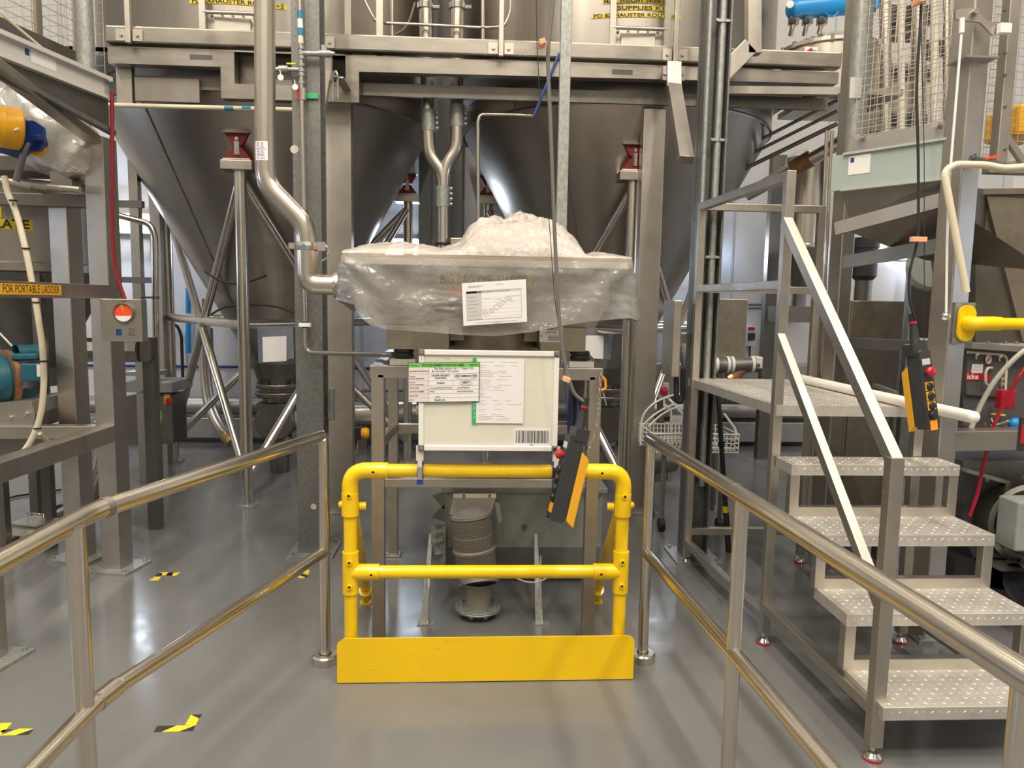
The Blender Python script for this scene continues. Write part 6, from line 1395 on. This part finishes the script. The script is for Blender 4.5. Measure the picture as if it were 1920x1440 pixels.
for px, lab in ((1551, 'outer'), (1561, 'inner')):
    tag(MB().tube([at(px-12, 262 if px > 1555 else 270, Y=4.9), at(px, 245, Y=4.9), at(px-2, 275, Y=4.9), V((at(px-4, 560, Y=4.9).x, 4.9, 0))][1:], .012).build('riser_tube', 'steel_tube'), f'thin bright riser tube beside the dark machine column, the {lab} of two', 'pipe', 'thin riser tubes')
# wall boxes, strainer pipework, wire basket behind the platform
t = thing('junction_cabinet', 'flat satin steel junction cabinet behind the platform posts', 'box', at(1368, 672, Y=5.6))
A_, B_ = at(1337, 671, Y=6.05), at(1403, 561, Y=6.05); MB().bx(A_.x, B_.x, 6.05, 6.2, A_.z, B_.z).build('cabinet_body', 'brown_sheet', t, bev=.005)
b = MB().bx(A_.x+.05, A_.x+.10, 6.1, 6.16, 0, A_.z); b.build('cabinet_stand', 'steel_dark', t)
t = thing('junction_cabinet', 'dark upright junction cabinet fixed beside the H column conduit', 'box', at(1265, 704, Y=4.8))
A_, B_ = at(1250, 704, Y=4.85), at(1264, 563, Y=4.85); x1_ = at(1280, 630, Y=4.7).x
MB().bx(A_.x, x1_, 4.74, 5.0, A_.z, B_.z).build('cabinet_body', 'steel_frame', t, bev=.005)
MB().bx(x1_, 1.434, 4.80, 4.9, (A_.z+B_.z)/2-.03, (A_.z+B_.z)/2+.03).build('cabinet_bracket', 'steel_dark', t)
MB().tube([at(1268, 704, Y=4.8), at(1268, 745, Y=4.8), at(1273, 756, Y=4.8), at(1280, 745, Y=4.8), at(1281, 690, Y=4.75)], .017, fillet=.03).build('looped_cable', 'black_rubber', t)
t = thing('wall_switch', 'grey wall switch with a red header and black knob on the back wall', 'switch', at(1407, 650, Y=9.0))
A_, B_ = at(1401, 649, Y=8.98), at(1418, 613, Y=8.98); MB().bx(A_.x, B_.x, 8.98, 9.1, A_.z, B_.z).build('switch_case', 'wall_white', t, bev=.005)
MB().bx(A_.x, B_.x-.02, 8.97, 8.98, B_.z-.04, B_.z-.005).build('red_header', 'red_plastic', t)
c_ = at(1408, 631, Y=8.98); MB().bx(c_.x-.045, c_.x+.045, 8.95, 8.98, c_.z-.045, c_.z+.045).build('switch_knob', 'black_plastic', t, bev=.01)
MB().tube([c_+V((0, .02, -.1)), c_+V((.01, .03, -.4))], .012).build('switch_cable', 'black_rubber', t)
b = MB()
for py in (571, 578): b.cyl(at(1400, py, Y=9.05), at(1450, py, Y=9.05), .014)
tag(b.build('wall_conduit', 'steel_dark'), 'pair of dark conduits level on the back wall above the wall switch', 'conduit')
t = thing('strainer_pipework', 'grey pipe elbow with Y strainer and white collars behind the platform', 'pipe', at(1370, 715, Y=5.96))
y = 5.96
S_ = lambda px, py: at(px, py, Y=y)
MB().tube([S_(1325, 560), S_(1325, 655), S_(1330, 680), S_(1350, 686), S_(1420, 684)], .062, fillet=.09, seg=24).build('pipe_run', 'galvanised', t)
for px in (1333, 1341, 1363, 1371, 1409): p = S_(px, 684); MB().lathe([(.060, -.012), (.070, -.012), (.070, .012), (.060, .012)], p, (1, 0, 0), seg=24).build('white_collar', 'sign_white', t)
MB().cyl(S_(1396, 686), S_(1370, 712), .05).build('strainer_leg', 'rust', t); MB().cyl(S_(1374, 707), S_(1368, 713), .06).build('strainer_cap', 'brass', t)
b = MB().bx(S_(1413, 684).x, S_(1425, 684).x, y-.06, y+.06, S_(1413, 690).z, S_(1413, 668).z); b.build('actuator', 'sign_white', t, bev=.01)
MB().cyl(S_(1322, 632), S_(1340, 672), .038).build('open_spout', 'steel_dark', t)
MB().cyl((S_(1348, 690).x, y, 0), (S_(1348, 690).x, y, S_(1348, 690).z), .02).build('pipe_stand', 'steel_dark', t)
wk = thing('wire_basket', 'white wire basket trolley with curved handles behind the second handrail', 'basket', (1.9, 6.0, .0))
y0, y1 = 5.35, 5.8
xa, xb = at(1222, 800, Y=5.4).x, at(1382, 800, Y=5.4).x; zb_, zt2 = at(1300, 846, Y=5.4).z, at(1300, 812, Y=5.4).z
b = MB(); r_ = .0045; n = 22
for i in range(n+1):
    x = xa+(xb-xa)*i/n
    for yv in (y0, y1): b.tube([(x, yv, zb_), (x, yv, zt2)], r_, 0, 5)
    b.tube([(x, y0, zb_), (x, y1, zb_)], r_*.8, 0, 5)
for i in range(5):
    z = zb_+(zt2-zb_)*i/4; b.tube([(xa, y0, z), (xb, y0, z), (xb, y1, z), (xa, y1, z), (xa, y0, z)], r_*(1.6 if i == 4 else 1), 0, 6)
b.build('basket_mesh', 'white_paint', wk)
q_ = lambda px, py: at(px, py, Y=5.4)
b = MB().tube([q_(1201, 835), q_(1203, 780), q_(1225, 755), q_(1262, 740), q_(1290, 738)], .008, fillet=.1); b.tube([q_(1203, 800), q_(1225, 778), q_(1250, 763), q_(1282, 752)], .007, fillet=.1); b.tube([q_(1216, 800), q_(1236, 780), q_(1262, 765), q_(1290, 760)], .007, fillet=.1); b.tube([q_(1245, 748), q_(1245, 762), q_(1258, 766), q_(1258, 815)], .007); b.build('curved_handle', 'white_paint', wk); MB().tube([q_(1358, 776), q_(1380, 806), q_(1380, 822)], .009, fillet=.03).build('curved_handle', 'white_paint', wk)
A_, B_ = q_(1256, 790), q_(1282, 779); MB().bx(A_.x, B_.x, 5.39, 5.40, A_.z, B_.z).build('handle_plate', 'white_paint', wk)
for x in (xa+.1, xb-.1):
    for yv in (y0+.05, y1-.05):
        lg_ = MB().cyl((x, yv, .09), (x, yv, zb_), .018).build('leg', 'cable_grey', wk)
        MB().cyl((x-.02, yv, .05), (x+.02, yv, .05), .05).build('caster', 'black_rubber', lg_)
t = thing('isolator_switch', 'grey isolator with a round red knob above the white wire basket', 'switch', at(1242, 740, Y=6.8))
c_ = at(1243, 732, Y=6.9); MB().box(c_, (.10, .06, .15)).build('switch_case', 'grey_panel', t, bev=.006); MB().lathe([(.035, 0), (.04, .02), (0, .035)], c_+V((0, -.03, 0)), (0, -1, 0), seg=20).build('red_knob', 'red_plastic', t)
MB().box(c_+V((.04, -.035, -.02)), (.012, .01, .06), R=Matrix.Rotation(-.4, 3, 'Y')).build('yellow_tag', 'amber_label', t)
MB().bx(c_.x-.03, c_.x+.03, 6.93, 6.98, 0, c_.z).build('switch_post', 'steel_dark', t)
t = thing('broom_pole', 'dark extending pole leaning under the small platform edge', 'pole', at(1366, 1035, Z=0))
pa, pb = at(1366, 1035, Z=.0), at(1346, 735, Y=5.0)
u_ = (pb-pa)
MB().cyl(pa+u_*.30, pb, .017).build('pole_tube', 'black_plastic', t); MB().cyl(pa, pa+u_*.30, .02).build('pole_sleeve', 'black_rubber', t); MB().cyl(pa+u_*.25, pa+u_*.29, .021).build('yellow_band', 'yellow_label', t); MB().cyl(pa+u_*.66, pa+u_*.69, .022).build('pole_collar', 'black_rubber', t)
t = thing('floor_pump', 'small dark pump on legs on the floor below the wire basket', 'pump', at(1240, 900, Z=0))
c_ = at(1238, 862, Y=7.0); MB().lathe([(0, -.15), (.12, -.14), (.13, 0), (.12, .14), (0, .15)], c_, (1, .2, 0), seg=24).build('pump_body', 'steel_dark', t)
for dx in (-.08, .1): MB().bx(c_.x+dx-.025, c_.x+dx+.025, 6.98, 7.04, 0, c_.z-.08).build('leg', 'steel_frame', t)
b = MB(); A_, B_ = at(1420, 790, Y=8.6), at(1480, 735, Y=8.6)
tag(MB().bx(1.9, 4.4, 8.75, 9.0, .62, 1.0).build('wall_cabinet', 'duct_steel', bev=.01), 'dull steel cabinet along the back wall behind the small platform', 'cabinet')
t = thing('warning_lamp', 'yellow and black lamp unit on the back wall beside the platform post', 'lamp', at(1480, 600, Y=8.9))
c_ = at(1483, 588, Y=8.95); MB().box(c_, (.16, .1, .14)).build('lamp_case', 'black_plastic', t, bev=.01); MB().lathe([(.06, 0), (.065, .03), (.03, .05), (0, .05)], c_+V((.03, -.05, .02)), (0, -1, 0), m=0, seg=20).build('lamp_lens', 'yellow_label', t)
# exit sign and bright door far behind
mat('door_white', (.80, .78, .78), .45)
dx0, dx1 = 3.95, 5.6
dm = thing('white_door', 'pale double door with steel posts seen between the cabinet and the machine column', 'door', (4.8, 8.9, 0))
MB().bx(3.6, 6.0, 9.03, 9.09, 0, 2.6).build('door_leaf', 'door_white', dm)
b = MB()
for px in (1706, 1757): x = at(px, 700, Y=8.6).x; b = MB().bx(x-.035, x+.035, 8.6, 8.67, 0, 2.4); b.build('door_post', 'steel_bright', dm)
for py in (575, 625): MB().cyl(at(1700, py, Y=8.6), at(1760, py, Y=8.6), .015).build('door_rail', 'charcoal', dm)
b = MB(); A_, B_ = at(1699, 622, Y=9.0), at(1710, 588, Y=9.0); b.bx(A_.x, B_.x+.1, 9.0, 9.02, A_.z, B_.z, 0); b.prism([(A_.x+.03, 8.995, B_.z-.07), (A_.x+.08, 8.995, B_.z-.03), (A_.x+.08, 8.995, B_.z-.12)], (0, .004, 0), 1); b.bx(A_.x+.02, A_.x+.09, 8.995, 9.0, A_.z+.02, A_.z+.055, 1)
tag(b.build('exit_sign', ['green_sign', 'paper']), 'green and white exit sign beside the pale double door', 'sign')
# equipment seen above the mezzanine end
fv = thing('dust_filter', 'round stainless dust filter drum with a domed lid at the mezzanine end', 'filter', (3.2, 6.6, 3.55))
c_ = at(1556, 80, Y=6.5)
MB().lathe([(.385, 3.45), (.385, 3.83), (.41, 3.84), (.41, 3.87), (.395, 3.88), (.25, 3.95), (0, 3.97)], (c_.x, 6.5, 0), seg=56).build('drum', 'steel_tube', fv)
for i in range(16):
    a = 2*math.pi*i/16; MB().box((c_.x+.40*math.cos(a), 6.5+.40*math.sin(a), 3.86), (.03, .03, .05), rot=a).build('lid_clip', 'chrome', fv)
b = MB(); A_, B_ = at(1509, 101, Y=6.1), at(1534, 88, Y=6.1); n0 = len(b.v); b.bx(A_.x, B_.x, 6.105, 6.11, A_.z, B_.z, 0); b.bar(((A_.x*.8+B_.x*.2), 6.104, (A_.z+B_.z)/2-.01), ((A_.x*.45+B_.x*.55), 6.104, (A_.z+B_.z)/2+.012), .02, .012, 1, up=V((0, 1, 0))); b.bx(A_.x*.5+B_.x*.5, B_.x-.01, 6.103, 6.105, (A_.z+B_.z)/2-.008, (A_.z+B_.z)/2+.008, 2); b.build('maker_label', ['paper', 'red_plastic', 'ink_grey'], fv)
b = MB().bx(2.79, c_.x+.42, 6.05, 6.95, 3.40, 3.45); b.build('drum_deck', 'steel_frame', fv)
rc_ = thing('air_receiver', 'blue compressed air receiver with small valves above the dust filter', 'air receiver', (3.2, 6.45, 4.05))
A_, B_ = at(1476, 18, Y=6.35), at(1640, 3, Y=6.35); L_ = (B_-A_).length
MB().lathe([(0, 0), (.05, .005), (.08, .03), (.085, .06), (.085, L_)], A_, B_-A_, seg=28).build('receiver_tank', 'blue_bright', rc_)
for px in (1488, 1514, 1541):
    p = at(px, 40, Y=6.35); b = MB().box(p, (.07, .06, .06)); b.cyl(p, p+V((.01, 0, .13)), .013); b.cyl(p-V((.0, 0, .0)), p-V((0, -.05, .10)), .02); b.lathe([(.028, 0), (.024, .02), (0, .022)], p+V((-.02, -.03, -.01)), (-.4, -1, 0), m=1, seg=14); b.build('pulse_valve', ['chrome', 'black_rubber'], rc_)
MB().lathe([(.03, 0), (.03, .015), (0, .016)], at(1481, 9, Y=6.26), (-.3, -1, 0), seg=18).build('pressure_gauge', 'paper', rc_)
MB().tube([at(1530, 0, Y=6.3), at(1545, 22, Y=6.3), at(1560, 34, Y=6.3), at(1572, 22, Y=6.3)], .006, fillet=.05).build('air_tube', 'blue_bright', rc_)
tag(MB().bar(at(1350, 170, Y=5.72), at(1568, 172, Y=5.72), .06, .055).build('mezzanine_rail', 'steel_bright'), 'bright lower box rail under the mezzanine end beam', 'beam')
# plant glimpsed through the mesh cage
ep = thing('filter_housing', 'pale filter housing and pipes glimpsed through the mesh cage beyond the green fascia', 'machine', (3.4, 6.2, 2.9))
A_, B_ = at(1640, 245, Y=7.0), at(1760, 120, Y=7.0); MB().bx(A_.x, B_.x, 7.0, 7.5, A_.z, B_.z).build('housing', 'cream_plastic', ep, bev=.01)
MB().bx(A_.x+.05, B_.x-.08, 6.97, 7.0, A_.z+.05, A_.z+.15).build('dark_slot', 'charcoal', ep); MB().bx(A_.x+.1, B_.x-.02, 6.97, 7.0, B_.z-.15, B_.z-.06).build('dark_slot', 'charcoal', ep)
for i, (px, r_) in enumerate(((1660, .05), (1690, .03), (1722, .06), (1752, .035), (1775, .03))):
    MB().cyl(at(px, 290, Y=6.7), at(px, -150, Y=6.7), r_).build('riser_pipe', 'cream_plastic' if i % 2 else 'steel_frame', ep)
b = MB()
for px, py in ((1700, 60), (1740, 95), (1680, 30), (1730, 30)): b.box(at(px, py, Y=6.85), (.2, .14, .14))
b.build('valve_block', 'cable_grey', ep)
A_, B_ = at(1640, 330, Y=7.0), at(1780, 255, Y=7.0); MB().bx(A_.x, B_.x, 7.0, 7.5, A_.z, B_.z).build('housing_base', 'charcoal', ep)
MB().bx(A_.x+.02, A_.x+.1, 7.1, 7.2, 0, A_.z).build('leg', 'steel_dark', ep); MB().bx(B_.x-.2, B_.x-.1, 7.1, 7.2, 0, A_.z).build('leg', 'steel_dark', ep)
tag(MB().bx(6.0, 7.4, 7.4, 8.2, 0, 3.6).build('plant_cabinet', 'cream_plastic', bev=.02), 'tall cream plant cabinet far behind the yellow motor', 'cabinet')
